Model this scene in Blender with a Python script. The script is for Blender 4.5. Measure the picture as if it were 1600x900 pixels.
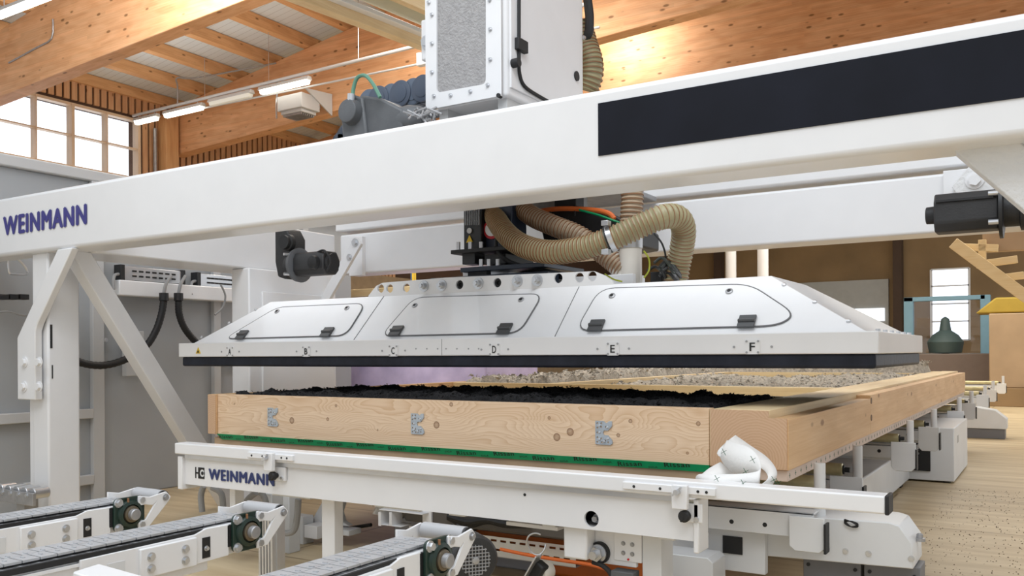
import bpy, bmesh, math, random
from mathutils import Vector, Matrix, noise
random.seed(7)
S = bpy.context.scene
COL = S.collection
for o in list(bpy.data.objects): bpy.data.objects.remove(o)
# ------------------------------------------------------------------ camera
FPX, CX, CY, EYE = 1367.0, 800.0, 553.0, 1.05
YAW = math.atan2(.528, .849); ROLL = math.radians(.34)
Rv = Vector((math.cos(YAW), math.sin(YAW), 0)); Fv = Vector((-math.sin(YAW), math.cos(YAW), 0)); Uv = Vector((0, 0, 1))
Rr = Rv*math.cos(ROLL) - Uv*math.sin(ROLL); Ur = Uv*math.cos(ROLL) + Rv*math.sin(ROLL)
EYEV = Vector((0, 0, EYE))
cd = bpy.data.cameras.new('camera'); cam = bpy.data.objects.new('camera', cd); COL.objects.link(cam)
cd.sensor_width = 36; cd.lens = 36*FPX/1600; cd.shift_y = (CY-450)/1600; cd.clip_end = 200
M3 = Matrix((Rr, Ur, -Fv)).transposed().to_4x4(); M3.translation = EYEV
cam.matrix_world = M3
S.camera = cam
# ------------------------------------------------------------------ light
w = bpy.data.worlds.new('sky'); S.world = w; w.use_nodes = True
bg = w.node_tree.nodes['Background']; bg.inputs[0].default_value = (.90, .95, 1, 1)
_n = w.node_tree.nodes; _l = w.node_tree.links   # overcast sky, made brighter towards the far left so the windows go white
_tc = _n.new('ShaderNodeTexCoord'); _dp = _n.new('ShaderNodeVectorMath'); _dp.operation = 'DOT_PRODUCT'; _dp.inputs[1].default_value = (-.60, .78, .1)
_mr = _n.new('ShaderNodeMapRange'); _mr.inputs['From Min'].default_value = -.1; _mr.inputs['From Max'].default_value = .6; _mr.inputs['To Min'].default_value = .58; _mr.inputs['To Max'].default_value = 1.9
_l.new(_tc.outputs['Generated'], _dp.inputs[0]); _l.new(_dp.outputs['Value'], _mr.inputs['Value']); _l.new(_mr.outputs[0], bg.inputs[1])
def area(name, loc, target, sx, sy, power, col=(1, 1, 1)):
    l = bpy.data.lights.new(name, 'AREA'); l.shape = 'RECTANGLE'; l.size = sx; l.size_y = sy; l.energy = power; l.color = col
    o = bpy.data.objects.new(name, l); COL.objects.link(o); o.location = loc
    o.rotation_euler = (Vector(target)-Vector(loc)).to_track_quat('-Z', 'Y').to_euler(); return o
area('fill_near', (-1.5, 1.2, 5.5), (-2.0, 3.4, .8), 5, 2.5, 120, (.90, .95, 1))  # unseen fill added over the open front to brighten hood and conveyors
area('fill_middle', (-5.5, 7.6, 5.3), (-5.5, 7.6, 0), 3.0, 1.2, 120, (1, .97, .9))  # added fill below the roof skin, out of view, shining down
area('girder_fill_near', (-6.5, 4.7, 4.95), (-7.0, 5.9, 4.5), .8, .4, 85, (1, .97, .92))  # out-of-view lamp added to make the bright patch on the nearest girder
area('girder_fill_far', (-5.3, 11.2, 5.68), (-5.1, 11.9, 5.1), .9, .3, 22, (1, .97, .92))  # added lamp hidden by the long girder, brightens the farthest one
area('ceiling_fill', (-9.5, 7.4, 4.3), (-9.5, 7.4, 6), 3, 1.0, 9, (1, .98, .95))  # added uplight that lifts the underside of the roof
area('fill_far', (-2, 16, 5.5), (-2, 16, 0), 8, 6, 500, (1, .95, .85))  # broad unseen fill added for the far end of the hall
l = bpy.data.lights.new('sunlight', 'SUN'); l.energy = .35; l.angle = .25; l.color = (1, 1, 1)
so = bpy.data.objects.new('sunlight', l); COL.objects.link(so); so.rotation_euler = Vector((-.35, .62, -.7)).to_track_quat('-Z', 'Y').to_euler()
S.view_settings.view_transform = 'Standard'; S.view_settings.look = 'None'; S.view_settings.gamma = 1
S.view_settings.exposure = 0.32; S.view_settings.use_curve_mapping = False
# ------------------------------------------------------------------ pixel -> point on a real plane
def ray(u, v): return Rr*((u-CX)/FPX) + Ur*((CY-v)/FPX) + Fv
def P(u, v, ax, val):
    r = ray(u, v); i = 'XYZ'.index(ax); return EYEV + r*((val-EYEV[i])/r[i])
def PP(u, v, pt, n):
    r = ray(u, v); return EYEV + r*((pt-EYEV).dot(n)/r.dot(n))
# ------------------------------------------------------------------ materials
MAT = {}
def nodes(name):
    m = bpy.data.materials.new(name); m.use_nodes = True; MAT[name] = m
    nt = m.node_tree; return m, nt, nt.nodes['Principled BSDF'], nt.nodes, nt.links
def paint(name, col, rough=.4, metal=0., var=.04, bump=0., bscale=60, scale=6, coat=0., spec=.5):
    m, nt, b, N, L = nodes(name)
    b.inputs['Roughness'].default_value = rough; b.inputs['Metallic'].default_value = metal
    b.inputs['Coat Weight'].default_value = coat; b.inputs['Specular IOR Level'].default_value = spec
    tc = N.new('ShaderNodeTexCoord'); no = N.new('ShaderNodeTexNoise'); no.inputs['Scale'].default_value = scale; no.inputs['Detail'].default_value = 5
    L.new(tc.outputs['Object'], no.inputs['Vector'])
    rp = N.new('ShaderNodeValToRGB'); rp.color_ramp.elements[0].position = .3; rp.color_ramp.elements[1].position = .7
    c = Vector(col); lo = c*(1-var); hi = c*(1+var)
    rp.color_ramp.elements[0].color = (*lo, 1); rp.color_ramp.elements[1].color = (*[min(1, x) for x in hi], 1)
    L.new(no.outputs['Fac'], rp.inputs[0]); L.new(rp.outputs[0], b.inputs['Base Color'])
    if bump:
        n2 = N.new('ShaderNodeTexNoise'); n2.inputs['Scale'].default_value = bscale; n2.inputs['Detail'].default_value = 4; L.new(tc.outputs['Object'], n2.inputs['Vector'])
        bp = N.new('ShaderNodeBump'); bp.inputs['Strength'].default_value = bump; bp.inputs['Distance'].default_value = .01
        L.new(n2.outputs['Fac'], bp.inputs['Height']); L.new(bp.outputs[0], b.inputs['Normal'])
    return m
def wood(name, c1, c2, axis, knot=(.20, .09, .03), kscale=3.2, kr=.075, grain=1., lam=0., rough=.55, tone=.12):
    """grain runs along axis (0,1,2)"""
    m, nt, b, N, L = nodes(name); b.inputs['Roughness'].default_value = rough; b.inputs['Specular IOR Level'].default_value = .3
    tc = N.new('ShaderNodeTexCoord')
    def mapped(along, across):
        mp = N.new('ShaderNodeMapping'); s = [across]*3; s[axis] = along; mp.inputs['Scale'].default_value = s
        L.new(tc.outputs['Object'], mp.inputs['Vector']); return mp
    # warp the rings round the knots
    warp = N.new('ShaderNodeTexNoise'); warp.inputs['Scale'].default_value = 1; warp.inputs['Detail'].default_value = 2
    L.new(mapped(1.3, 5).outputs[0], warp.inputs['Vector'])
    fine = N.new('ShaderNodeTexNoise'); fine.inputs['Scale'].default_value = 1; fine.inputs['Detail'].default_value = 6; fine.inputs['Roughness'].default_value = .6
    L.new(mapped(2.0, 90*grain).outputs[0], fine.inputs['Vector'])
    mul = N.new('ShaderNodeMath'); mul.operation = 'MULTIPLY'; mul.inputs[1].default_value = 26*grain; L.new(warp.outputs['Fac'], mul.inputs[0])
    sn = N.new('ShaderNodeMath'); sn.operation = 'SINE'; L.new(mul.outputs[0], sn.inputs[0])
    mx = N.new('ShaderNodeMath'); mx.operation = 'MULTIPLY_ADD'; mx.inputs[1].default_value = .10; L.new(sn.outputs[0], mx.inputs[0]); L.new(fine.outputs['Fac'], mx.inputs[2])
    rp = N.new('ShaderNodeValToRGB'); rp.color_ramp.elements[0].position = .30; rp.color_ramp.elements[1].position = .72
    rp.color_ramp.elements[0].color = (*c2, 1); rp.color_ramp.elements[1].color = (*c1, 1); L.new(mx.outputs[0], rp.inputs[0])
    last = rp.outputs[0]
    if lam:   # glued lamellas of slightly different tone
        sp = N.new('ShaderNodeSeparateXYZ'); L.new(tc.outputs['Object'], sp.inputs[0])
        d = N.new('ShaderNodeMath'); d.operation = 'DIVIDE'; d.inputs[1].default_value = lam; L.new(sp.outputs[2], d.inputs[0])
        fl = N.new('ShaderNodeMath'); fl.operation = 'FLOOR'; L.new(d.outputs[0], fl.inputs[0])
        d2 = N.new('ShaderNodeMath'); d2.operation = 'DIVIDE'; d2.inputs[1].default_value = 2.3; L.new(sp.outputs[axis], d2.inputs[0])
        ad = N.new('ShaderNodeMath'); ad.operation = 'MULTIPLY_ADD'; ad.inputs[1].default_value = .37; L.new(fl.outputs[0], ad.inputs[0]); L.new(d2.outputs[0], ad.inputs[2])
        f2 = N.new('ShaderNodeMath'); f2.operation = 'FLOOR'; L.new(ad.outputs[0], f2.inputs[0])
        cb = N.new('ShaderNodeCombineXYZ'); L.new(fl.outputs[0], cb.inputs[0]); L.new(f2.outputs[0], cb.inputs[1])
        wn = N.new('ShaderNodeTexWhiteNoise'); L.new(cb.outputs[0], wn.inputs['Vector'])
        mr = N.new('ShaderNodeMapRange'); mr.inputs['To Min'].default_value = 1-tone; mr.inputs['To Max'].default_value = 1+tone*.5; L.new(wn.outputs['Value'], mr.inputs['Value'])
        mm = N.new('ShaderNodeMix'); mm.data_type = 'RGBA'; mm.blend_type = 'MULTIPLY'; mm.inputs[0].default_value = 1
        L.new(last, mm.inputs['A']); L.new(mr.outputs[0], mm.inputs['B']); last = mm.outputs['Result']
    vo = N.new('ShaderNodeTexVoronoi'); vo.inputs['Scale'].default_value = kscale; L.new(mapped(.55, 1.3).outputs[0], vo.inputs['Vector'])
    kp = N.new('ShaderNodeMapRange'); kp.inputs['From Min'].default_value = kr*.55; kp.inputs['From Max'].default_value = kr; kp.inputs['To Min'].default_value = .85; kp.inputs['To Max'].default_value = 0
    L.new(vo.outputs['Distance'], kp.inputs['Value'])
    mk = N.new('ShaderNodeMix'); mk.data_type = 'RGBA'; L.new(kp.outputs[0], mk.inputs[0]); L.new(last, mk.inputs['A']); mk.inputs['B'].default_value = (*knot, 1)
    L.new(mk.outputs['Result'], b.inputs['Base Color'])
    return m
def emit(name, col, s):
    m, nt, b, N, L = nodes(name); b.inputs['Base Color'].default_value = (*col, 1); b.inputs['Emission Color'].default_value = (*col, 1); b.inputs['Emission Strength'].default_value = s
white = paint('white_paint', (.80, .80, .81), .32, var=.015, coat=.15)
hoodw = paint('hood_white', (.86, .86, .87), .28, var=.015, coat=.25)
greyw = paint('light_grey_paint', (.55, .55, .55), .5, var=.05, scale=1.5)
encl = paint('enclosure_grey', (.39, .405, .42), .5, var=.06, scale=1.2)
tabw = paint('table_white', (.70, .71, .72), .4, var=.04, scale=4)
pebble = paint('textured_white', (.74, .74, .74), .45, var=.03, bump=.6, bscale=55)
mesh_g = paint('filter_grey', (.36, .35, .35), .8, var=.10, bump=1.0, bscale=75, scale=30)
steel = paint('bright_steel', (.62, .63, .65), .32, metal=.85, var=.08)
steeld = paint('dull_steel', (.40, .40, .41), .45, metal=.7, var=.12, scale=20)
galv = paint('galvanised_steel', (.50, .55, .60), .38, metal=.8, var=.18, scale=25)
black = paint('black_metal', (.018, .019, .021), .45, var=.2)
blackm = paint('matt_black', (.012, .012, .013), .6, var=.2)
motorb = paint('motor_black', (.021, .021, .022), .5, var=.25, bump=.15, bscale=120)
motorg = paint('gearbox_grey', (.10, .105, .112), .5, var=.2, bump=.1)
rubber = paint('rubber_black', (.016, .019, .030), .5, spec=.25, var=.3, scale=12, bump=.2, bscale=40)
navy = paint('navy_panel', (.006, .007, .013), .5, var=.3, scale=3, spec=.2)
letter = paint('navy_letters', (.045, .04, .22), .5, var=.05)
letter2 = paint('dark_blue_letters', (.02, .035, .14), .5, var=.05)
inkb = paint('black_ink', (.01, .01, .01), .6)
green = paint('green_tape', (.0, .30, .11), .35, var=.1, scale=30)
greend = paint('bearing_green', (.012, .03, .022), .35, var=.2)
inkg = paint('green_ink', (.01, .10, .04), .6)
hosem = paint('hose_tan', (.35, .31, .18), .38, var=.12, scale=15)
hosem2 = paint('hose_brown', (.42, .32, .22), .4, var=.15, scale=15)
clear = paint('pale_plastic', (.70, .66, .60), .25, var=.05)
orange = paint('orange_cable', (.75, .16, .03), .45)
orangep = paint('orange_paint', (.62, .15, .02), .4, var=.15)
redm = paint('red_sign', (.6, .02, .03), .5)
yellow = paint('yellow_paint', (.75, .50, .03), .5)
bluem = paint('blue_paint', (.05, .10, .20), .5)
purple = paint('purple_wrap', (.70, .61, .93), .45, var=.15, scale=5, bump=.3, bscale=14)
membr = paint('white_membrane', (.80, .79, .77), .6, var=.03, bump=.15, bscale=90)
membr2 = paint('pink_membrane', (.62, .50, .43), .6, var=.06)
goldr = paint('gold_roller', (.55, .48, .27), .35, metal=.35, var=.15, scale=14)
greyr = paint('roller_grey', (.42, .42, .43), .4, var=.05)
gcell = paint('grey_cellulose', (.46, .42, .36), .95, var=.35, scale=40, bump=1., bscale=120)
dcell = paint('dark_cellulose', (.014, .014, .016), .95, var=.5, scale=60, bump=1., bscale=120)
cable = paint('grey_cable', (.30, .30, .30), .5)
glamel = dict(lam=.042)
glx = wood('glulam_x', (.80, .46, .25), (.66, .33, .155), 0, kscale=7.0, kr=.17, lam=.042, tone=.10)
gly = wood('glulam_y', (.78, .46, .23), (.62, .33, .15), 1, kscale=7.0, kr=.16, tone=.1)
slatw = wood('slat_wood', (.66, .38, .21), (.54, .29, .15), 2, kscale=6, kr=.12)
pine_x = wood('pine_x', (.80, .58, .38), (.68, .45, .27), 0, knot=(.28, .13, .06), kscale=5.0, kr=.15, lam=.073, tone=.06)
pine_y = wood('pine_y', (.76, .51, .29), (.66, .41, .21), 1, knot=(.28, .13, .06), kscale=6, kr=.13, grain=.8, lam=.075, tone=.04)
pine_l = wood('pine_light_x', (.80, .64, .38), (.72, .54, .29), 0, knot=(.3, .16, .07), kscale=3, kr=.06)
pine_ly = wood('pine_light_y', (.80, .64, .40), (.70, .52, .29), 1, knot=(.3, .16, .07), kscale=3, kr=.06)
def mk_end():
    m, nt, b, N, L = nodes('end_grain'); b.inputs['Roughness'].default_value = .6; tc = N.new('ShaderNodeTexCoord')
    wv = N.new('ShaderNodeTexWave'); wv.wave_type = 'RINGS'; wv.rings_direction = 'Y'; wv.inputs['Scale'].default_value = 30; wv.inputs['Distortion'].default_value = 3; wv.inputs['Detail'].default_value = 3; wv.inputs['Detail Scale'].default_value = 1.5
    mp = N.new('ShaderNodeMapping'); mp.inputs['Location'].default_value = (-.03, 0, .06); L.new(tc.outputs['Object'], mp.inputs[0]); L.new(mp.outputs[0], wv.inputs['Vector'])
    rp = N.new('ShaderNodeValToRGB'); rp.color_ramp.elements[0].color = (.56, .35, .21, 1); rp.color_ramp.elements[1].color = (.62, .41, .26, 1); L.new(wv.outputs['Fac'], rp.inputs[0]); L.new(rp.outputs[0], b.inputs['Base Color']); return m
endg = mk_end()
brownw = paint('back_wall_brown', (.27, .175, .085), .7, var=.2, scale=.8)
boxw = paint('plywood_tan', (.40, .28, .17), .6, var=.1, scale=2)
roofm = None
def mk_roof():
    m, nt, b, N, L = nodes('roof_panel'); b.inputs['Roughness'].default_value = .6
    tc = N.new('ShaderNodeTexCoord'); sp = N.new('ShaderNodeSeparateXYZ'); L.new(tc.outputs['Object'], sp.inputs[0])
    wv = N.new('ShaderNodeMath'); wv.operation = 'FRACT'; d = N.new('ShaderNodeMath'); d.operation = 'MULTIPLY'; d.inputs[1].default_value = 9
    L.new(sp.outputs[1], d.inputs[0]); L.new(d.outputs[0], wv.inputs[0])
    rp = N.new('ShaderNodeValToRGB'); rp.color_ramp.elements[0].position = .04; rp.color_ramp.elements[0].color = (.50, .54, .56, 1); rp.color_ramp.elements[1].position = .1; rp.color_ramp.elements[1].color = (.72, .78, .82, 1)
    L.new(wv.outputs[0], rp.inputs[0]); L.new(rp.outputs[0], b.inputs['Base Color']); return m
roofm = mk_roof()
def mk_floor():
    m, nt, b, N, L = nodes('floor_boards'); b.inputs['Roughness'].default_value = .45
    tc = N.new('ShaderNodeTexCoord'); mp = N.new('ShaderNodeMapping'); mp.inputs['Scale'].default_value = (.4, 3, 1); L.new(tc.outputs['Object'], mp.inputs[0])
    no = N.new('ShaderNodeTexNoise'); no.inputs['Scale'].default_value = 3; no.inputs['Detail'].default_value = 8; L.new(mp.outputs[0], no.inputs['Vector'])
    rp = N.new('ShaderNodeValToRGB'); rp.color_ramp.elements[0].position = .3; rp.color_ramp.elements[0].color = (.47, .35, .20, 1); rp.color_ramp.elements[1].position = .75; rp.color_ramp.elements[1].color = (.68, .56, .37, 1)
    L.new(no.outputs['Fac'], rp.inputs[0])
    br = N.new('ShaderNodeTexBrick'); br.inputs['Scale'].default_value = 1; br.inputs['Brick Width'].default_value = 2.5; br.inputs['Row Height'].default_value = 1.25; br.inputs['Mortar Size'].default_value = .008
    br.inputs['Color1'].default_value = (1, 1, 1, 1); br.inputs['Color2'].default_value = (.95, .95, .95, 1); br.inputs['Mortar'].default_value = (.55, .5, .45, 1); L.new(tc.outputs['Object'], br.inputs['Vector'])
    mm = N.new('ShaderNodeMix'); mm.data_type = 'RGBA'; mm.blend_type = 'MULTIPLY'; mm.inputs[0].default_value = 1; L.new(rp.outputs[0], mm.inputs['A']); L.new(br.outputs['Color'], mm.inputs['B'])
    L.new(mm.outputs['Result'], b.inputs['Base Color']); return m
floorm = mk_floor()
def mk_glass():
    m, nt, b, N, L = nodes('window_glass'); tr = N.new('ShaderNodeBsdfTransparent'); tr.inputs[0].default_value = (.97, .98, 1, 1)
    gl = N.new('ShaderNodeBsdfGlossy'); gl.inputs['Roughness'].default_value = .02; mx = N.new('ShaderNodeMixShader'); mx.inputs[0].default_value = .06
    L.new(tr.outputs[0], mx.inputs[1]); L.new(gl.outputs[0], mx.inputs[2]); L.new(mx.outputs[0], N['Material Output'].inputs['Surface']); return m
glass = mk_glass()
emit('tube_glow', (1, .97, .85), 3.2); emit('tube_off_glow', (.75, .75, .68), .15)  # the unlit tube gets a faint glow put into its material
# ------------------------------------------------------------------ mesh helpers
WL = {}
def link(o, parent, world):
    COL.objects.link(o)
    if parent is not None: o.parent = parent; o.location = Vector(world)-WL[parent.name]
    else: o.location = world
    WL[o.name] = Vector(world)
def tag(o, label=None, cat=None, group=None, kind=None):
    if label: o['label'] = label
    if cat: o['category'] = cat
    if group: o['group'] = group
    if kind: o['kind'] = kind
    return o
def thing(name, label, cat, loc=(0, 0, 0), group=None):
    o = bpy.data.objects.new(name, None); o.empty_display_size = .1; link(o, None, Vector(loc)); return tag(o, label, cat, group)
class MB:
    def __init__(s): s.bm = bmesh.new()
    def poly(s, faces, vs):
        v = [s.bm.verts.new(p) for p in vs]
        for f in faces:
            try: s.bm.faces.new([v[i] for i in f])
            except ValueError: pass
        return s
    def box(s, x0, x1, y0, y1, z0, z1):
        vs = [(x, y, z) for z in (z0, z1) for y in (y0, y1) for x in (x0, x1)]
        return s.poly([(0, 2, 3, 1), (4, 5, 7, 6), (0, 1, 5, 4), (2, 6, 7, 3), (0, 4, 6, 2), (1, 3, 7, 5)], vs)
    def prism(s, pts, off):
        n = len(pts); pts = [Vector(p) for p in pts]; off = Vector(off)
        nr = Vector((0, 0, 0))
        for i in range(n): nr += pts[i].cross(pts[(i+1) % n])
        if nr.dot(off) > 0: pts = pts[::-1]
        vs = pts+[p+off for p in pts]
        return s.poly([tuple(range(n)), tuple(range(2*n-1, n-1, -1))]+[(i, n+i, n+(i+1) % n, (i+1) % n) for i in range(n)], vs)
    def xz(s, pts, y0, y1): return s.prism([(p[0], y0, p[1]) for p in pts], (0, y1-y0, 0))
    def yz(s, pts, x0, x1): return s.prism([(x0, p[0], p[1]) for p in pts], (x1-x0, 0, 0))
    def xy(s, pts, z0, z1): return s.prism([(p[0], p[1], z0) for p in pts], (0, 0, z1-z0))
    def ring(s, c, d, r, n):
        d = Vector(d).normalized(); a = d.orthogonal().normalized(); b = d.cross(a)
        return [Vector(c)+a*(r*math.cos(2*math.pi*k/n))+b*(r*math.sin(2*math.pi*k/n)) for k in range(n)]
    def cyl(s, p0, p1, r, n=20, r1=None):
        p0 = Vector(p0); p1 = Vector(p1); d = p1-p0; r1 = r if r1 is None else r1
        vs = s.ring(p0, d, r, n)+s.ring(p1, d, r1, n)
        return s.poly([tuple(range(n-1, -1, -1)), tuple(range(n, 2*n))]+[(i, (i+1) % n, n+(i+1) % n, n+i) for i in range(n)], vs)
    def lathe(s, p0, d, prof, n=24):
        """prof: (distance along d, radius)"""
        d = Vector(d).normalized(); vs = []
        for t, r in prof: vs += s.ring(Vector(p0)+d*t, d, max(r, .0004), n)
        m = len(prof); f = [tuple(range(n-1, -1, -1)), tuple(range((m-1)*n, m*n))]
        for j in range(m-1): f += [(j*n+i, j*n+(i+1) % n, (j+1)*n+(i+1) % n, (j+1)*n+i) for i in range(n)]
        return s.poly(f, vs)
    def tube(s, pts, r, n=10, steps=6, rf=None, closed=False):
        P_ = smooth(pts, steps, closed); m = len(P_); vs = []; up = None
        for i, p in enumerate(P_):
            t = (P_[(i+1) % m] - P_[i-1]) if (closed or 0 < i < m-1) else (P_[1]-P_[0] if i == 0 else P_[-1]-P_[-2])
            t.normalize()
            up = t.orthogonal().normalized() if up is None else (up - t*up.dot(t)).normalized()
            b = t.cross(up); rr = rf(i) if rf else r
            vs += [p+up*(rr*math.cos(2*math.pi*k/n))+b*(rr*math.sin(2*math.pi*k/n)) for k in range(n)]
        f = [] if closed else [tuple(range(n-1, -1, -1)), tuple(range((m-1)*n, m*n))]
        for j in range(m if closed else m-1):
            k = (j+1) % m; f += [(j*n+i, j*n+(i+1) % n, k*n+(i+1) % n, k*n+i) for i in range(n)]
        return s.poly(f, vs)
    def bar(s, p0, p1, w, h, up=(0, 0, 1)):
        p0 = Vector(p0); p1 = Vector(p1); d = (p1-p0).normalized(); up = Vector(up); a = d.cross(up).normalized(); b = a.cross(d)
        q = [p0+a*(sx*w/2)+b*(sy*h/2) for sx, sy in ((-1, -1), (1, -1), (1, 1), (-1, 1))]
        return s.prism(q, p1-p0)
    def hexb(s, p0, p1, r): return s.cyl(p0, p1, r, 6)
    def build(s, name, mat, parent=None, bevel=0, seg=2, label=None, kind=None, smooth_ang=35):
        bm = s.bm; bmesh.ops.recalc_face_normals(bm, faces=bm.faces)
        co = [v.co for v in bm.verts]; lo = Vector([min(c[i] for c in co) for i in range(3)]); hi = Vector([max(c[i] for c in co) for i in range(3)])
        ctr = (lo+hi)/2; bmesh.ops.translate(bm, vec=-ctr, verts=bm.verts)
        me = bpy.data.meshes.new(name); bm.to_mesh(me); bm.free()
        me.materials.append(mat)
        me.polygons.foreach_set('use_smooth', [True]*len(me.polygons)); me.set_sharp_from_angle(angle=math.radians(smooth_ang))
        o = bpy.data.objects.new(name, me); link(o, parent, ctr)
        if bevel:
            b = o.modifiers.new('bevel', 'BEVEL'); b.width = bevel; b.segments = seg; b.limit_method = 'ANGLE'; b.angle_limit = math.radians(40)
        return tag(o, label, kind=kind)
def smooth(pts, steps, closed=False):
    pts = [Vector(p) for p in pts]; n = len(pts)
    if steps <= 1: return pts
    out = []; rng = range(n) if closed else range(n-1)
    for i in rng:
        g = (lambda k: pts[k % n]) if closed else (lambda k: pts[max(0, min(n-1, k))])
        a, b, c, d = g(i-1), g(i), g(i+1), g(i+2)
        for k in range(steps):
            t = k/steps; out.append(.5*((2*b)+(c-a)*t+(2*a-5*b+4*c-d)*t*t+(3*b-a-3*c+d)*t**3))
    if not closed: out.append(pts[-1])
    return out
def rounded(pts, r, k=5):
    pts = [Vector(p) for p in pts]; n = len(pts); out = []
    for i in range(n):
        p = pts[i]; a = pts[i-1]-p; b = pts[(i+1) % n]-p; ra = min(r, a.length*.45); rb = min(r, b.length*.45)
        A = p+a.normalized()*ra; B = p+b.normalized()*rb
        for j in range(k+1):
            t = j/k; out.append(A*(1-t)**2+p*(2*t*(1-t))+B*t*t)
    return out
def holed(name, outer, holes, origin, ux, uy, th, mat, parent=None, label=None):
    """flat plate cut from a 2D outline with real holes; th along ux x uy"""
    cu = bpy.data.curves.new('plate', 'CURVE'); cu.dimensions = '2D'; cu.fill_mode = 'BOTH'; cu.extrude = th/2
    for lp in [outer]+holes:
        sp = cu.splines.new('POLY'); sp.points.add(len(lp)-1)
        for i, p in enumerate(lp): sp.points[i].co = (p[0], p[1], 0, 1)
        sp.use_cyclic_u = True
    return curve_mesh(name, cu, origin, ux, uy, th/2, mat, parent, label)
def curve_mesh(name, cu, origin, ux, uy, zoff, mat, parent, label=None, fit=None, bold=0):
    t = bpy.data.objects.new('tmp', cu); COL.objects.link(t)
    me = bpy.data.meshes.new_from_object(t.evaluated_get(bpy.context.evaluated_depsgraph_get())); bpy.data.objects.remove(t)
    me.name = name
    if bold:      # thicken the strokes: the same letters again, nudged a hair each way
        bm = bmesh.new(); bm.from_mesh(me); g0 = list(bm.verts)+list(bm.edges)+list(bm.faces)
        for i_, (dx, dy) in enumerate(((-bold, 0), (bold, 0), (-bold/2, 0), (bold/2, 0), (0, bold*.5), (0, -bold*.5))):
            d = bmesh.ops.duplicate(bm, geom=g0); bmesh.ops.translate(bm, vec=(dx, dy, .00006*(i_+1)), verts=[v for v in d['geom'] if isinstance(v, bmesh.types.BMVert)])
        bm.to_mesh(me); bm.free()
    if fit:
        xs = [v.co.x for v in me.vertices]; ys = [v.co.y for v in me.vertices]
        sx = fit[0]/(max(xs)-min(xs)); sy = fit[1]/(max(ys)-min(ys)); x0 = min(xs); y0 = min(ys)
        for v in me.vertices: v.co.x = (v.co.x-x0)*sx; v.co.y = (v.co.y-y0)*sy
    ux = Vector(ux).normalized(); uy = Vector(uy); uy = (uy-ux*uy.dot(ux)).normalized(); uz = ux.cross(uy)
    for v in me.vertices: v.co = ux*v.co.x+uy*v.co.y+uz*(v.co.z+zoff)
    ctr = sum((v.co for v in me.vertices), Vector())/max(1, len(me.vertices))
    for v in me.vertices: v.co -= ctr
    me.materials.clear(); me.materials.append(mat)
    o = bpy.data.objects.new(name, me); link(o, parent, Vector(origin)+ctr); return tag(o, label)
def text(name, body, mat, parent, origin, ux, uy, wd, ht, bold=.02, depth=.001, label=None):
    cu = bpy.data.curves.new('t', 'FONT'); cu.body = body; cu.size = 1; cu.resolution_u = 4; cu.space_character = 1.12
    return curve_mesh(name, cu, origin, ux, uy, depth, mat, parent, label, fit=(wd, ht), bold=bold)
def circ(cx, cy, r, n=20): return [(cx+r*math.cos(2*math.pi*k/n), cy+r*math.sin(2*math.pi*k/n)) for k in range(n)]
def slot(cx, cy, w, h): return [(cx-w/2, cy-h/2), (cx+w/2, cy-h/2), (cx+w/2, cy+h/2), (cx-w/2, cy+h/2)]
def copy_tree(o, delta, parent=None):
    c = o.copy(); COL.objects.link(c)
    if parent is None: c.location = o.location+Vector(delta)
    else: c.parent = parent
    for ch in list(o.children): copy_tree(ch, delta, c)
    return c
def pbox(u0, v0, u1, v1, Y, dep, mb=None):
    """box whose front face (plane Y) spans the two pixels"""
    a = P(u0, v0, 'Y', Y); b = P(u1, v1, 'Y', Y); mb = mb or MB()
    return mb.box(min(a.x, b.x), max(a.x, b.x), Y, Y+dep, min(a.z, b.z), max(a.z, b.z))
def bolt(p, d, r, h, mat, parent, name='bolt', washer=True):
    d = Vector(d).normalized(); p = Vector(p); m = MB()
    if washer: m.cyl(p, p+d*h*.25, r*1.45, 18)
    m.hexb(p+d*h*.2, p+d*h, r); return m.build(name, mat, parent)
def cloud(name, xs, ys, base, hfun, mat, crumbs, cr, label, cat, res=.03, amp=.03):
    """loose fluffy fill: a lumpy sheet plus crumbs"""
    nx = max(4, int((xs[1]-xs[0])/res)); ny = max(4, int((ys[1]-ys[0])/res)); mb = MB(); bm = mb.bm; g = []
    for j in range(ny+1):
        row = []
        for i in range(nx+1):
            x = xs[0]+(xs[1]-xs[0])*i/nx; y = ys[0]+(ys[1]-ys[0])*j/ny
            h = hfun(x, y)+amp*noise.noise(Vector((x*9, y*9, 1)))+amp*.7*noise.noise(Vector((x*28, y*28, 4)))
            e = 0 if 0 < i < nx and 0 < j < ny else 1
            row.append(bm.verts.new((x, y, base+(0 if e else max(.002, h)))))
        g.append(row)
    for j in range(ny):
        for i in range(nx): bm.faces.new((g[j][i], g[j][i+1], g[j+1][i+1], g[j+1][i]))
    for k in range(crumbs):
        x = random.uniform(*xs); y = ys[0]+(ys[1]-ys[0])*random.random()
        h = base+max(.002, hfun(x, y)+amp*noise.noise(Vector((x*9, y*9, 1))))+random.uniform(-.3, .6)*cr
        r = cr*random.uniform(.4, 1.2); q = [Vector((random.uniform(-1, 1), random.uniform(-1, 1), random.uniform(-.8, .8)))*r+Vector((x, y, h)) for _ in range(4)]
        v = [bm.verts.new(p) for p in q]
        for f in ((0, 1, 2), (0, 2, 3), (0, 3, 1), (1, 3, 2)): bm.faces.new([v[i] for i in f])
    return tag(mb.build(name, mat, smooth_ang=60), label, cat, kind='stuff')

# ================================================================== THE HALL
def struct(mb, name, mat, parent=None, **k): return mb.build(name, mat, parent, kind='structure', **k)
struct(MB().box(-13, 6, -3, 27, -.1, 0), 'floor', floorm)
roofz = lambda x: 5.02+.137*(x+11.78)
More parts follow.
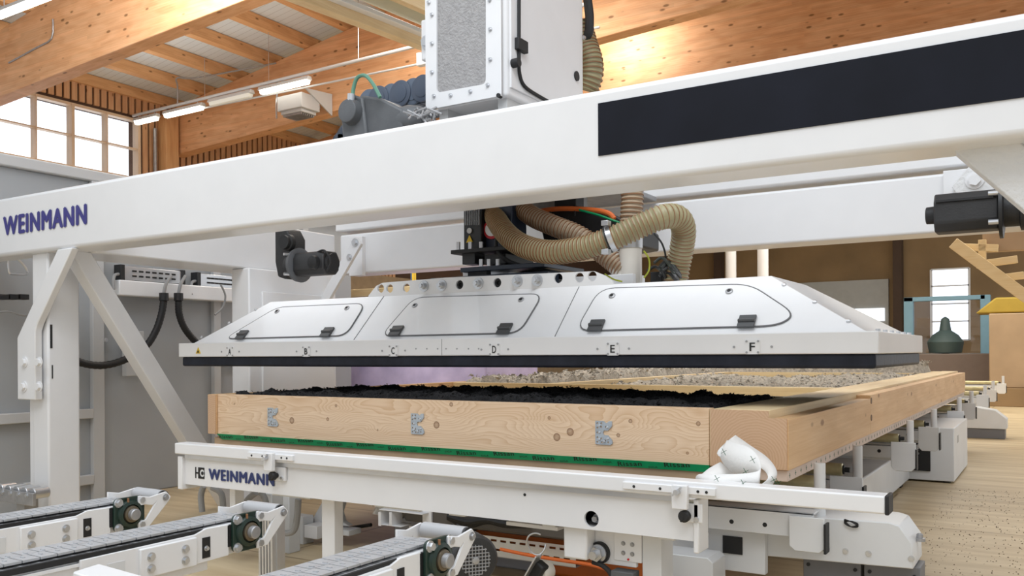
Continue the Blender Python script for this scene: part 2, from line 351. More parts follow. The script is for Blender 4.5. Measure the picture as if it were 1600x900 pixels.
# left wall with its window openings
m = MB(); XW = -12.0
m.box(XW-.3, XW, 2, 27, 0, 2.9); m.box(XW-.3, XW, 8.46, 27, 2.9, 8); m.box(XW-.3, XW, 2, 4.1, 2.9, 4.7); m.box(XW-.3, XW, 2, 8.46, 4.70, 8)
struct(m, 'wall_left', paint('dark_gap', (.07, .035, .02), .8))
m = MB(); y = 4.0
while y < 14.5:
    z0 = 4.74 if y+.075 < 8.46 else 2.7
    m.box(XW, XW+.03, y, y+.082, z0, roofz(XW)+.1); y += .115
struct(m, 'trim_1', slatw)
struct(MB().box(XW, XW+.04, 8.46, 25.9, 0, 2.7), 'trim_2', paint('lower_wall', (.33, .24, .15), .7, var=.1))
def wall_window(name, y0, y1, z0, z1, ny, nz):
    f = MB(); t = .05
    for j in range(ny+1):
        yy = y0+(y1-y0)*j/ny; tt = t*(.9 if j % 2 == 0 else .35); f.box(XW-.12, XW+.02, yy-tt/2, yy+tt/2, z0, z1)
    for j in range(nz+1):
        zz = z0+(z1-z0)*j/nz; tt = .04 if j in (0, nz) else .018; f.box(XW-.1, XW+.01, y0, y1, zz-tt/2, zz+tt/2)
    o = struct(f, name, paint('window_frame_wood', (.70, .52, .36), .5) if 'window_frame_wood' not in MAT else MAT['window_frame_wood'])
    struct(MB().box(XW-.055, XW-.045, y0, y1, z0, z1), 'pane', glass, o)
    return o
wall_window('window_1', 6.29, 8.43, 2.90, 4.68, 4, 4)
wall_window('window_2', 4.1, 6.24, 2.90, 4.68, 4, 4)
# roof skin, purlins, girders
m = MB(); m.prism([(-12.2, 4.3, roofz(-12.2)+.17), (6, 4.3, roofz(6)+.17), (6, 4.3, roofz(6)+.22), (-12.2, 4.3, roofz(-12.2)+.22)], (0, 22.7, 0))
struct(m, 'ceiling', roofm)
lab_p = ['purlin over the tall window beside the slatted wall', 'second purlin from the slatted wall', 'third purlin from the slatted wall', 'fourth purlin from the slatted wall', 'fifth purlin from the slatted wall', 'sixth purlin from the slatted wall, meeting the pale crane rail']
k = 0; x = -11.24-.745
while x < -6.5:
    z = roofz(x); o = MB().prism([(x-.05, 4.4, z), (x+.05, 4.4, z+.0137), (x+.05, 4.4, z+.17), (x-.05, 4.4, z+.16)], (0, 8.9, 0)).build('roof_purlin', gly, bevel=.004)
    j = k-1
    if j < 0: tag(o, 'roof purlin tight against the slatted end wall', 'roof beam', 'roof purlins')
    elif j < 6: tag(o, 'orange wooden roof '+lab_p[j], 'roof beam', 'roof purlins')
    else: tag(o, 'orange wooden roof purlin behind the pale crane rail at the top', 'roof beam', 'roof purlins')
    x += .745; k += 1
for i, (Y, lab) in enumerate([(5.88, 'large glulam roof girder nearest, crossing the top left corner with a bright lit patch'), (9.0, 'long glulam roof girder carrying the lamps and heater, resting on a wall post'), (11.9, 'farthest glulam roof girder, low across the top right behind the long girder')]):
    zb = lambda x: 4.24+.0535*(x+11.9)
    x1 = 5.5; x0 = -11.95
    o = MB().xz([(x0, zb(x0)), (x1, zb(x1)), (x1, roofz(x1)), (x0, roofz(x0))], Y, Y+.2).build('roof_girder', glx, bevel=.01)
    tag(o, lab, 'roof beam')
o = MB().box(-11.96, -11.75, 8.74, 8.97, 0, 4.82).build('wall_post', wood('post_z', (.70, .40, .19), (.58, .30, .13), 2), bevel=.01)
tag(o, 'glulam wall post under the end of the long roof girder', 'post')
o = MB().box(-11.96, -11.7, 5.86, 6.1, 0, 4.23).build('wall_post', MAT['post_z'], bevel=.01)
tag(o, 'glulam wall post under the nearest roof girder, left of the window', 'post')
m = MB().cyl((-11.92, 8.66, 0), (-11.92, 8.66, 4.6), .03, 12); tag(m.build('drain_pipe', steeld), 'thin grey vertical pipe on the slatted wall beside the post', 'pipe')
# pale crane rail sloping in front of the girder
a = Vector((-5.0, 4.86, 3.80)); b = Vector((-5.0, 6.45, 3.90)); d = (b-a).normalized(); a2 = a-d*2; b2 = b+d*.1
t = thing('crane_rail', 'pale ceiling rail with white flange running down to the filter tower', 'beam', (-5, 5.5, 3.8))
MB().bar(a2+Vector((0, 0, .05)), b2+Vector((0, 0, .05)), .10, .11).build('timber_rail', pine_ly, t, bevel=.004)
MB().bar(a2+Vector((.10, 0, .09)), b2+Vector((.10, 0, .09)), .08, .04).build('flange', white, t, bevel=.003)
MB().bar(a2+Vector((.27, 0, .16)), b2+Vector((.27, 0, .16)), .26, .05).build('web', paint('olive_web', (.46, .45, .33), .5), t, bevel=.003)
MB().bar(a2+Vector((.44, 0, .14)), b2+Vector((.44, 0, .14)), .07, .09).build('outer_flange', pine_ly, t, bevel=.003)
MB().box(-5.05, -4.6, 6.46, 6.52, 3.74, 3.86).build('end_bracket', white, t, bevel=.004)
# lamps on the conduit
t = thing('cable_tray', 'white conduit hung on thin wires below the long roof girder', 'conduit', (-9, 8.3, 4.7))
MB().cyl((-11.95, 8.3, 4.72), (-4.2, 8.3, 4.75), .022, 10).build('conduit', paint('conduit_grey', (.6, .6, .6), .4), t)
MB().cyl((-11.2, 8.34, 4.62), (-4.2, 8.6, 4.60), .014, 8).build('conduit', MAT['conduit_grey'], t)
for xx in (-10.3, -9.0, -7.4, -6.4): MB().cyl((xx, 8.3, 4.72), (xx, 8.3, roofz(xx)+.1), .004, 6).build('hanging_wire', steel, t)
MB().tube([(-10.9, 8.3, 4.72), (-10.9, 8.3, 5.0), (-10.9, 8.3, 5.12), (-10.7, 8.5, 5.14), (-9.5, 8.9, 5.25)], .012, 8, 4).build('riser_pipe', steeld, t)
def lamp(x0, x1, y, z, on, lab, dz=0):
    t = thing('tube_lamp', lab, 'lamp', ((x0+x1)/2, y, z), 'tube lamps under the roof')
    MB().prism([(x0, y-.05, z+.02), (x0, y-.03, z+.07), (x0, y+.03, z+.07), (x0, y+.05, z+.02)], (x1-x0, 0, dz)).build('housing', MAT['conduit_grey'], t, bevel=.006)
    MB().prism([(x0+.03, y-.048, z+.02), (x0+.03, y-.03, z-.03), (x0+.03, y+.03, z-.03), (x0+.03, y+.048, z+.02)], (x1-x0-.06, 0, dz)).build('diffuser', MAT['tube_glow' if on else 'tube_off_glow'], t, bevel=.006)
    for f in (.15, .85): MB().cyl((x0+(x1-x0)*f, y, z+.06), (x0+(x1-x0)*f, y, z+.12 if y > 6 else roofz(x0)+.2), .006, 6).build('hanger', steel, t)
lamp(-11.9, -11.35, 8.3, 4.60, 1, 'lit tube lamp in front of the slatted wall, farthest left on the conduit')
lamp(-11.2, -10.33, 8.3, 4.60, 1, 'lit tube lamp second from the slatted wall')
lamp(-10.2, -9.32, 8.3, 4.62, 0, 'unlit tube lamp between two lit ones on the conduit')
lamp(-9.17, -8.24, 8.3, 4.62, 1, 'bright lit tube lamp just above the box heater')
lamp(-9.9, -8.85, 5.2, 4.80, 1, 'bright tube lamp in the top left corner in front of the nearest girder')
lamp(-4.1, -3.4, 8.3, 4.98, 1, 'lit tube lamp at the top edge right of the filter tower')
m = MB(); 
m.tube([(-10.9, 5.87, 4.66), (-10.3, 5.87, 4.73), (-9.98, 5.87, 4.78), (-9.95, 5.87, 5.0)], .01, 8, 3); tag(m.build('conduit_pipe', steeld), 'thin bent conduit on the face of the nearest girder', 'conduit')
def heater(x, y, z, lab):
    t = thing('box_heater', lab, 'heater', (x, y, z), 'box heaters on the girder')
    MB().box(x, x+.46, y, y+.34, z, z+.20).build('casing', greyw, t, bevel=.008)
    m = MB(); m.box(x+.04, x+.42, y+.03, y+.31, z-.045, z); m.build('outlet', greyw, t, bevel=.004)
    m = MB()
    for k in range(7): m.box(x+.06, x+.40, y+.05+k*.037, y+.065+k*.037, z-.075, z-.045)
    m.build('louvre', steeld, t)
    MB().prism([(x+.46, y+.05, z+.26), (x+.46, y+.56, z+.0), (x+.46, y+.56, z+.30)], (.02, 0, 0)).build('bracket', greyw, t)
    MB().box(x+.2, x+.24, y+.34, 9.0, z+.14, z+.18).build('bracket', greyw, t)
    MB().tube([(x-.12, y+.1, z-.05), (x-.12, y+.1, z+.2), (x-.05, y+.1, z+.42), (x+.1, y+.1, z+.42)], .012, 8, 3).build('gas_pipe', steel, t)
heater(-8.97, 8.42, 4.36, 'grey box heater with louvred outlet under the bright lamp on the girder')
heater(-2.60, 8.42, 4.70, 'grey box heater with louvres cut by the top edge, right of the tower')

# far end of the hall
m = MB(); m.box(-12, -2.85, 26, 26.3, 0, 9); m.box(-1.94, 6, 26, 26.3, 0, 9); m.box(-2.85, -1.94, 26, 26.3, 0, 1.35); m.box(-2.85, -1.94, 26, 26.3, 3.25, 9)
struct(m, 'wall_back', brownw)
m = MB()
for xx in (-2.85, -1.94): m.box(xx-.03, xx+.03, 25.97, 26.05, 1.35, 3.25)
for zz in (1.35, 1.85, 2.32, 2.8, 3.25): m.box(-2.85, -1.94, 25.97, 26.05, zz-.02, zz+.02)
wd = struct(m, 'window_3', white); struct(MB().box(-2.85, -1.94, 26.08, 26.1, 1.35, 3.25), 'pane', glass, wd)
t = struct(MB().box(-8.2, -3.9, 25.86, 25.98, 0, 3.05), 'door_1', paint('door_grey', (.42, .43, .43), .5))
struct(MB().box(-8.0, -4.0, 25.83, 25.87, 1.9, 2.25), 'window_strip', emit('lit_window', (.9, .95, 1), 1.0) or MAT['lit_window'], t)
for i, xx in enumerate((-8.75, -3.75)):
    tag(MB().box(xx, xx+.22, 25.6, 25.95, 0, 9).build('wall_post', paint('dark_post%d' % i, (.07, .04, .025), .7)), ['dark post on the far brown wall left of the grey door', 'dark post on the far brown wall between grey door and window'][i], 'post')
for i, u in enumerate((1142, 1192)):
    p = P(u, 420, 'Y', 17); tag(MB().cyl((p.x, 17, 0), (p.x, 17, 6), .105, 20).build('round_column', white), ['white round column behind the rear beam, the left one of two', 'white round column behind the rear beam, the right one of two'][i], 'column')
p0 = P(1545, 490, 'Y', 19); p1 = P(1545, 600, 'Y', 19)
tag(MB().box(p0.x, p0.x+2.2, 19, 21, .35, p0.z).build('plywood_crate', boxw, bevel=.02), 'large tan plywood crate in the blurred background at right', 'crate')
tag(MB().box(p0.x-.05, p0.x+2.3, 18.9, 21.1, 0, .35).build('crate_pallet', brownw, bevel=.01), 'dark wooden pallet under the large tan crate', 'pallet')
m = MB().xz([(p0.x-.25, p0.z+.02), (p0.x+1.2, p0.z+.02), (p0.x+1.15, p0.z+.30), (p0.x+.1, p0.z+.32)], 19.3, 20.2); tag(m.build('yellow_bundle', paint('ochre_sheet', (.42, .29, .04), .7), bevel=.03), 'yellow bundle lying on top of the tan crate', 'bundle')
tag(MB().box(p0.x+1.25, p0.x+2.1, 19.2, 20.3, p0.z+.02, p0.z+.38).build('dark_bundle', black, bevel=.04), 'dark bundle beside the yellow one on the tan crate', 'bundle')
t = thing('timber_truss', 'pale timber truss with slanted chord high at the right edge', 'truss', (-1, 14, 3))
a = P(1490, 380, 'Y', 14); b = P(1625, 480, 'Y', 14)
MB().bar(a, b, .16, .16, (0, 1, 0)).build('chord', pine_l, t, bevel=.005)
for u0, v0, u1, v1 in ((1535, 375, 1535, 415), (1490, 386, 1560, 388), (1525, 414, 1590, 405), (1560, 435, 1600, 430)):
    MB().bar(P(u0, v0, 'Y', 14.1), P(u1, v1, 'Y', 14.1), .1, .1, (0, 1, 0)).build('brace', pine_l, t, bevel=.005)
a = P(1535, 345, 'Y', 14.2); MB().box(a.x, a.x+1.9, 14.2, 14.35, a.z-.45, a.z+.1).build('side_board', boxw, t, bevel=.005)
t = thing('glazed_booth', 'blue framed glazed booth in front of the far window', 'booth', (-3, 22, 0))
a = P(1412, 500, 'Y', 22); b = P(1540, 560, 'Y', 22); 
m = MB(); m.box(a.x, a.x+.2, 22, 22.2, 0, 2.3); m.box(b.x-.1, b.x+.1, 22, 22.2, 0, 2.3); m.box(a.x, b.x, 22, 22.15, .85, 1.0); m.box(a.x, b.x, 22, 22.12, 2.2, 2.3)
m.build('frame', paint('booth_blue', (.20, .36, .46), .5), t, bevel=.01); MB().box(a.x, b.x, 22.05, 22.07, 1.0, 2.2).build('pane', glass, t)
MB().box(a.x, b.x, 22.0, 22.06, .1, .85).build('lower_panel', paint('booth_base', (.26, .2, .18), .6), t)
m = MB(); bpt = P(1477, 530, 'Y', 21); 
m.lathe((bpt.x, 21, 1.0), (0, 0, 1), [(0, .05), (.02, .32), (.25, .36), (.4, .26), (.5, .12), (.75, .08), (.8, .01)], 16); tag(m.build('dark_vessel', paint('vessel', (.05, .08, .08), .5)), 'dark rounded vessel seen blurred before the far window', 'vessel')
p = P(1477, 560, 'Y', 21); tag(MB().box(p.x-.7, p.x+.9, 20.6, 21.5, .1, 1.0).build('workbench', paint('bench_brown', (.16, .12, .10), .6), bevel=.02), 'dark workbench under the vessel near the far window', 'bench')

# purple wrapped stack behind the machine
t = thing('wrapped_stack', 'purple wrapped stack topped by a wooden board behind the machine', 'timber stack', (-6, 7.2, 0))
MB().box(-6.97, -4.65, 7.0, 8.0, .3, 1.66).build('wrapping', purple, t, bevel=.02)
MB().box(-7.0, -4.6, 6.96, 8.05, 1.66, 1.74).build('top_board', pine_l, t, bevel=.005)
MB().box(-6.9, -4.7, 7.05, 7.95, .0, .3).build('base', brownw, t)
a = P(646, 574, 'Y', 8.4); b = P(700, 600, 'Y', 8.4)
t = thing('wooden_frame', 'small pale frame with orange timber beside the purple stack', 'frame', (a.x, 8.4, 0))
MB().box(a.x, b.x-.05, 8.4, 8.5, 0, a.z+.1).build('board', pine_l, t, bevel=.004)
m = MB(); m.box(a.x-.22, a.x-.02, 8.38, 8.44, .3, a.z+.12); m.box(a.x-.22, a.x+.5, 8.36, 8.39, .6, .75); m.build('white_frame', white, t, bevel=.004)
MB().xz([(b.x-.05, .5), (b.x+.1, .6), (b.x+.28, a.z+.1), (b.x-.05, a.z+.1)], 8.4, 8.5).build('gusset', gly, t)

# ================================================================== ENCLOSURE at the left
t = thing('sheet_metal_enclosure', 'tall grey sheet-metal enclosure behind the left leg of the bridge', 'machine housing', (-6.4, 4, 0))
MB().box(-7.2, -6.0, 1.6, 6.6, 0, 2.33).build('housing', encl, t, bevel=.006)
MB().box(-7.25, -5.96, 1.5, 6.65, 2.33, 2.41).build('top_edge', greyw, t, bevel=.01)
for yy, w_ in ((3.80, .09), (4.88, .07), (5.9, .07)): MB().box(-6.0, -5.955, yy, yy+w_, 0, 2.33).build('seam_post', greyw, t, bevel=.005)
for z0, yy0, yy1 in ((.60, 2.4, 3.8), (.12, 3.3, 3.8)): MB().box(-6.0, -5.95, yy0, yy1, z0, z0+.07).build('cross_rail', greyw, t, bevel=.005)
for yy, zz in ((3.9, 1.17), (4.98, 1.19)): bolt((-5.955, yy-.02+.02, zz), (1, 0, 0), .012, .01, steel, t)
t = thing('connection_rail', 'white rail holding two cable junction boxes on the grey enclosure', 'rail', (-5.95, 4.5, 1.5))
MB().box(-5.955, -5.86, 3.95, 5.3, 1.50, 1.615).build('rail', white, t, bevel=.008)
MB().box(-5.955, -5.87, 2.2, 3.05, 1.46, 1.56).build('rail', white, t, bevel=.008)
for y0, y1, z0 in ((3.98, 4.52, 1.62), (4.66, 5.08, 1.615)):
    jb = MB().box(-5.95, -5.88, y0, y1, z0, z0+.10).build('junction_box', steel, t, bevel=.003, label='silver slotted junction box')
    m = MB()
    for k in range(7):
        f = y0+.09+k*(y1-y0-.14)/7
        for zz in (.025, .062): m.box(-5.881, -5.876, f, f+.035, z0+zz, z0+zz+.013)
    m.build('slot', inkb, jb)
    for yy in (y0-.012, y1-.02): MB().box(-5.955, -5.87, yy, yy+.035, z0-.005, z0+.11).build('end_cap', black, jb, bevel=.003)
    MB().tube([(-5.9, y0+.01, z0+.04), (-5.88, y0-.06, z0+.02), (-5.87, y0-.07, z0-.08)], .012, 8, 4).build('cable', cable, jb)
def hose_black(name, pts, r, lab):
    n = len(smooth(pts, 10)); tt = thing(name, lab, 'hose', pts[0])
    MB().tube(pts, r, 12, 10, rf=lambda i: r*(1.0 if i % 2 else .9)).build('hose_body', blackm, tt)
    MB().cyl(Vector(pts[0])+Vector((0, 0, .0)), Vector(pts[0])+Vector((0, 0, .06)), r*1.25, 14).build('gland', black, tt, bevel=.003)
    MB().tube([Vector(pts[0])+Vector((0, 0, .05)), Vector(pts[0])+Vector((0, .02, .13)), Vector(pts[0])+Vector((-.02, .08, .2))], .013, 8, 5).build('cable', cable, tt)
X = -5.8
h = lambda u, v, x=X: P(u, v, 'X', x)
hose_black('ribbed_hose', [h(256, 470), h(252, 492), h(243, 518), h(226, 543), h(195, 562), h(160, 571), h(125, 566), h(105, 550), h(90, 520)], .028, 'black ribbed hose looping from the enclosure rail behind the slanted brace')
hose_black('ribbed_hose', [h(279, 470), h(280, 490), h(287, 510), h(300, 528), h(318, 545), h(345, 560), h(380, 568)], .028, 'black ribbed hose hanging from the enclosure rail and disappearing behind the hood')
tag(MB().tube([h(345, 445), h(352, 462), h(348, 480), h(336, 492)], .008, 8, 6).build('thin_cable', cable), 'thin grey cable hanging at the right end of the connection rail', 'cable')
tag(MB().box(-5.955, -5.9, 4.03, 4.18, .9, 1.24).build('cover_strip', greyw, bevel=.004), 'narrow grey cover strip below the connection rail, nearer the leg', 'cover')
tag(MB().box(-5.955, -5.9, 5.07, 5.2, .9, 1.24).build('cover_strip', greyw, bevel=.004), 'narrow grey cover strip below the connection rail, nearer the column', 'cover')
# shelf items left of the leg
t = thing('wire_guard', 'bent wire guard on a white ledge at the far left under the bridge', 'guard', (-5.9, 2.6, 1.75))
MB().box(-5.96, -5.7, 2.2, 3.1, 1.70, 1.72).build('ledge', white, t)
MB().tube([h(12, 402), h(14, 425), h(22, 428), h(42, 428), h(40, 418), h(28, 405)], .007, 6, 3).build('wire', steel, t)
m = MB()
for u0, u1 in ((0, 18), (20, 33), (36, 50)):
    a = h(u0, 459); b = h(u1, 468); m.box(-5.9, -5.83, a.y, b.y, b.z, a.z)
tag(m.build('drag_chain', black, bevel=.003), 'black drag chain segments on the enclosure rail left of the leg', 'cable chain')
tag(MB().tube([h(-5, 488, -5.8), h(15, 487, -5.8), h(35, 493, -5.8), h(52, 491, -5.8)], .006, 6, 4).build('thin_cable', cable), 'thin cable sagging under the drag chain left of the leg', 'cable')

# ================================================================== GANTRY BRIDGE
G = thing('gantry_bridge', 'white steel gantry bridge of two long beams spanning the work table', 'gantry', (-5.14, 3.05, 0))
fb = MB().box(-5.92, 1.6, 2.9, 3.08, 1.665, 2.02).build('front_beam', white, G, bevel=.022, seg=4)
MB().box(-4.95, 1.6, 3.08, 3.14, 1.675, 1.71).build('guide_rail', white, G, bevel=.006)
MB().box(-4.80, 1.6, 5.10, 5.3, 2.015, 2.4).build('upper_rear_beam', white, G, bevel=.012)
rb = MB().box(-4.75, 1.6, 5.10, 5.32, 1.675, 1.985).build('rear_beam', white, G, bevel=.015, seg=3)
# dark strip and name
q = [P(935, 162, 'Y', 2.9), P(935, 244, 'Y', 2.9)]
MB().box(q[0].x, 1.6, 2.896, 2.9, q[1].z, q[0].z).build('dark_panel', navy, fb, label='long near-black strip on the front beam')
a = P(5, 369, 'Y', 2.897); b = P(136, 320, 'Y', 2.897); 
text('lettering', 'WEINMANN', letter, fb, (a.x, 2.897, a.z), (1, 0, 0), (0, 0, 1), P(136, 345, 'Y', 2.897).x-a.x, .118, bold=.055, label='dark purple WEINMANN lettering')
# side beam, column, leg
MB().box(-5.22, -4.80, 3.08, 5.1, 1.66, 1.99).build('side_beam', white, G, bevel=.01)
MB().box(-4.93, -4.75, 4.19, 5.05, 0, 1.66).build('rear_column', white, G, bevel=.01)
MB().box(-4.752, -4.735, 4.30, 5.0, .1, 1.5).build('cover_plate', white, G, bevel=.004)
MB().box(-5.22, -5.055, 2.94, 3.14, 0, 1.67).build('front_leg', white, G, bevel=.012)
MB().yz([(2.95, 1.668), (3.085, 1.668), (4.19, .06), (4.19, -.0), (4.08, 0)], -4.95, -4.85).build('diagonal_brace', white, G, bevel=.006)
br = MB().xz([(-4.86, 1.665), (-4.715, 1.665), (-5.07, 1.245), (-5.095, 1.2), (-5.095, .795), (-5.285, .795), (-5.285, 1.165)], 2.885, 2.93).build('bent_bracket', white, G, bevel=.006)
for u, v in ((39, 566), (62, 566), (38, 604), (62, 604)): bolt(P(u, v, 'Y', 2.885), (0, -1, 0), .022, .02, white, br)
MB().box(-5.27, -5.09, 2.95, 3.0, 0, .8).build('leg_cover', white, G, bevel=.005)
m = MB(); m.box(-5.056, -5.052, 2.953, 2.966, 1.1, 1.24); m.box(-5.056, -5.052, 2.962, 2.968, .92, 1.0); m.build('slot', blackm, G)
# right brace and its fixing
MB().xz([(-.275, 1.68), (-.10, 1.68), (.75, .85), (.58, .75)], 3.0, 3.12).build('diagonal_brace', pebble, G, bevel=.004)
a = P(1523, 282, 'Y', 5.0)
MB().box(a.x-.15, a.x+.35, 5.06, 5.1, 1.75, 1.99).build('mounting_plate', white, G, bevel=.003)
d_ = .105; mp_ = MB().xz([(a.x-d_, a.z-.02), (a.x, a.z+d_), (a.x+d_*1.3, a.z-.03), (a.x+d_, a.z-.14), (a.x-.06, a.z-.1)], 5.0, 5.05).build('gusset', pebble, G, bevel=.003)
bolt((a.x, 5.0, a.z), (0, -1, 0), .03, .03, white, mp_)
MB().box(.35, .75, 2.95, 3.2, 0, 1.67).build('front_leg', white, G, bevel=.01)
MB().box(-.25, .1, 4.75, 5.1, 0, 1.67).build('rear_column', white, G, bevel=.01) if False else None
MB().box(.9, 1.2, 4.6, 5.3, 0, 1.67).build('rear_column', white, G, bevel=.01)
MB().box(.9, 1.3, 3.2, 5.3, 1.66, 1.99).build('side_beam', white, G, bevel=.01)
# slanted strut at the left motor
a = P(553, 378, 'Y', 4.9); b = P(505, 470, 'Y', 4.9)
MB().bar(a, b+(b-a)*.4, .03, .12, (0, 1, 0)).build('strut', white, G, bevel=.004) if False else None
m = MB(); pts = [P(u, v, 'Y', 4.9) for u, v in ((556, 370), (567, 381), (510, 480), (496, 478))]; pp = [(p.x, p.z) for p in pts]
st = MB().xz(pp, 4.88, 4.91).build('strut', white, G, bevel=.003)
bolt(P(555, 379, 'Y', 4.88), (0, -1, 0), .022, .02, steel, st); bolt(P(546, 402, 'Y', 4.88), (0, -1, 0), .018, .015, steel, st)
pbox(545, 371, 566, 430, 5.06, .04).build('mounting_plate', white, G, bevel=.003); pbox(487, 376, 503, 415, 5.0, .05).build('mounting_plate', white, G, bevel=.003)
a = P(494, 379, 'Y', 4.98); bolt(a, (0, -1, 0), .02, .02, steel, G)
for u0 in (641,): 
    a = P(u0, 355, 'Y', 8.2); t = thing('striped_post', 'slim blue and yellow post behind the rear beam', 'post', (a.x, 8.2, 0))
    MB().box(a.x, a.x+.022, 8.2, 8.25, 0, 3).build('blue_side', bluem, t); MB().box(a.x+.022, a.x+.044, 8.2, 8.25, 0, 3).build('yellow_side', yellow, t)

# ---- gear motors on the bridge
def gear_motor(lab, c, s, flip=1):
    """right angle gearbox with motor lying along X; c = gearbox centre, s = scale"""
    t = thing('gear_motor', lab, 'motor', c); c = Vector(c); f = flip
    g = MB().xz([(c.x-.075*s, c.z+.17*s), (c.x+.03*s, c.z+.17*s), (c.x+.075*s, c.z+.10*s), (c.x+.075*s, c.z-.06*s), (c.x+.02*s, c.z-.17*s), (c.x-.05*s, c.z-.15*s), (c.x-.075*s, c.z-.05*s)], c.y-.06*s, c.y+.08*s).build('gearbox', motorb, t, bevel=.012*s, seg=3)
    MB().lathe((c.x+.06*s, c.y-.05*s, c.z+.07*s), (0, -1, 0), [(0, .055*s), (.03*s, .055*s), (.035*s, .045*s), (.06*s, .045*s)], 20).build('bearing_cover', blackm, g)
    z = c.z-.08*s; y = c.y-.02*s
    MB().lathe((c.x+.03*s, y, z), (f, 0, 0), [(0, .07*s), (.05*s, .085*s), (.07*s, .085*s)], 24).build('adapter', motorb, t)
    MB().lathe((c.x+.10*s, y, z), (f, 0, 0), [(0, .11*s), (.025*s, .115*s), (.03*s, .10*s)], 32).build('mounting_flange', motorg, t)
    r = .075*s; sec = [(y-r, z+.5*r), (y-.7*r, z+r), (y+.7*r, z+r), (y+r, z+.5*r), (y+r, z-.6*r), (y+.6*r, z-r), (y-.6*r, z-r), (y-r, z-.6*r)]
    MB().prism([(c.x+.13*s, a, b) for a, b in sec], (.27*s*f, 0, 0)).build('motor_body', motorb, t, bevel=.008*s, seg=2)
    MB().lathe((c.x+.13*s+.27*s*f, y, z), (f, 0, 0), [(0, .062*s), (.02*s, .058*s)], 20).build('end_shield', blackm, t)
    m = MB(); m.lathe((c.x+.13*s+.2*s*f, y-r, z), (0, -1, 0), [(0, .045*s), (.03*s, .04*s), (.035*s, .03*s)], 18); m.build('plug', blackm, t)
    for sg in (-1, 1): MB().cyl((c.x+.105*s, y-.085*s, z+sg*.065*s), (c.x+.095*s, y-.12*s, z+sg*.065*s), .01*s, 8).build('screw', steel, t)
    MB().tube([(c.x+.33*s, y-.05*s, z+.07*s), (c.x+.42*s, y-.08*s, z+.07*s), (c.x+.47*s, y-.08*s, z), (c.x+.44*s, y-.08*s, z-.06*s)], .006*s, 8, 6).build('cable', blackm, t)
    return t
gc = P(452, 398, 'Y', 4.3)
gear_motor('black gear motor under the left end of the bridge beside the slanted strut', (gc.x, 4.3, gc.z), 1.02)
# right-hand motor
t = thing('drive_motor', 'black drive motor with square body at the right edge below the beam', 'motor', P(1500, 330, 'Y', 4.6))
cm = P(1515, 332, 'Y', 4.6); a = P(1462, 332, 'Y', 4.6).x; b = P(1562, 332, 'Y', 4.6).x; r = .09
sec = [(-r, .55*r), (-.6*r, r), (.6*r, r), (r, .55*r), (r, -.55*r), (.6*r, -r), (-.6*r, -r), (-r, -.55*r)]
MB().prism([(a, 4.6+p, cm.z+q) for p, q in sec], (b-a, 0, 0)).build('motor_body', motorb, t, bevel=.008)
MB().box(a+.01, b-.02, 4.5, 4.7, cm.z+.045, cm.z+.055).build('seam', blackm, t)
MB().lathe((a, 4.6, cm.z), (-1, 0, 0), [(0, .042), (.04, .04), (.043, .03)], 20).build('end_plug', blackm, t, bevel=.002)
MB().lathe((b, 4.6, cm.z), (1, 0, 0), [(0, .13), (.015, .13), (.02, .10)], 28).build('mounting_flange', black, t)
MB().lathe((b+.02, 4.6, cm.z), (1, 0, 0), [(0, .08), (.06, .08), (.065, .1), (.16, .1), (.17, .07), (.6, .07)], 24).build('gearbox', motorb, t)
for sg in (-1, 1): MB().cyl((b-.04, 4.5, cm.z+sg*.065), (b, 4.5, cm.z+sg*.065), .012, 10).build('screw', steel, t)

# ---- carriage, tower, mechanism
T = thing('bridge_carriage', 'black carriage frame between the two bridge beams carrying the hood', 'carriage', (-2.6, 4.1, 1.5))
MB().box(-2.95, -2.1, 3.09, 5.09, 1.99, 2.02).build('base_plate', steeld, T, bevel=.005)
for xx in (-3.0, -2.6): MB().box(xx, xx+.06, 4.05, 4.85, 2.02, 2.45).build('upright', greyw, T)
MB().box(-2.95, -2.1, 3.082, 3.11, 1.80, 1.99).build('guide_carriage', steel, T)
pbox(724, 305, 752, 392, 4.05, .12).build('ribbed_column', black, T, bevel=.006)
m = MB()
for k in range(8):
    a = P(727+k*3, 318, 'Y', 4.045); b = P(727+k*3, 352, 'Y', 4.045); m.box(a.x, a.x+.004, 4.042, 4.05, b.z, a.z)
m.build('rib', steeld, T)
pbox(746, 308, 800, 388, 4.1, .16).build('mast', paint('mast_blue', (.03, .04, .07), .4), T, bevel=.006)
pbox(828, 296, 900, 330, 4.5, .15).build('motor_block', steeld, T, bevel=.006); pbox(866, 294, 900, 322, 4.42, .1).build('connector_block', black, T, bevel=.004)
a = P(704, 391, 'Y', 3.95); b = P(812, 392, 'Y', 3.95); MB().box(a.x, b.x, 3.95, 4.35, a.z-.022, a.z).build('upper_plate', blackm, T, bevel=.003)
for u in (716, 735, 752): 
    a = P(u, 388, 'Y', 4.0); MB().cyl((a.x, 4.0, a.z-.01), (a.x, 4.0, a.z+.035), .012, 10).build('stud', steel, T)
pbox(722, 396, 742, 412, 3.98, .1).build('spacer', black, T, bevel=.003); pbox(757, 398, 790, 412, 4.0, .3).build('spacer', black, T, bevel=.003)
a = P(719, 417, 'Y', 3.9); b = P(850, 411, 'Y', 3.9); MB().box(a.x, b.x, 3.9, 4.35, a.z-.03, a.z-.005).build('lower_plate', paint('blueblack', (.02, .03, .05), .35), T, bevel=.003)
c = P(768, 420, 'Y', 4.1); MB().lathe((c.x, 4.1, c.z-.055), (0, 0, 1), [(0, .16), (.04, .16), (.045, .14), (.05, .12)], 40).build('rotary_bearing', steel, T)
for u in (752, 764, 778): a = P(u, 408, 'Y', 3.95); MB().cyl((a.x, 3.95, a.z-.03), (a.x, 3.95, a.z+.01), .012, 10).build('stud', steel, T)
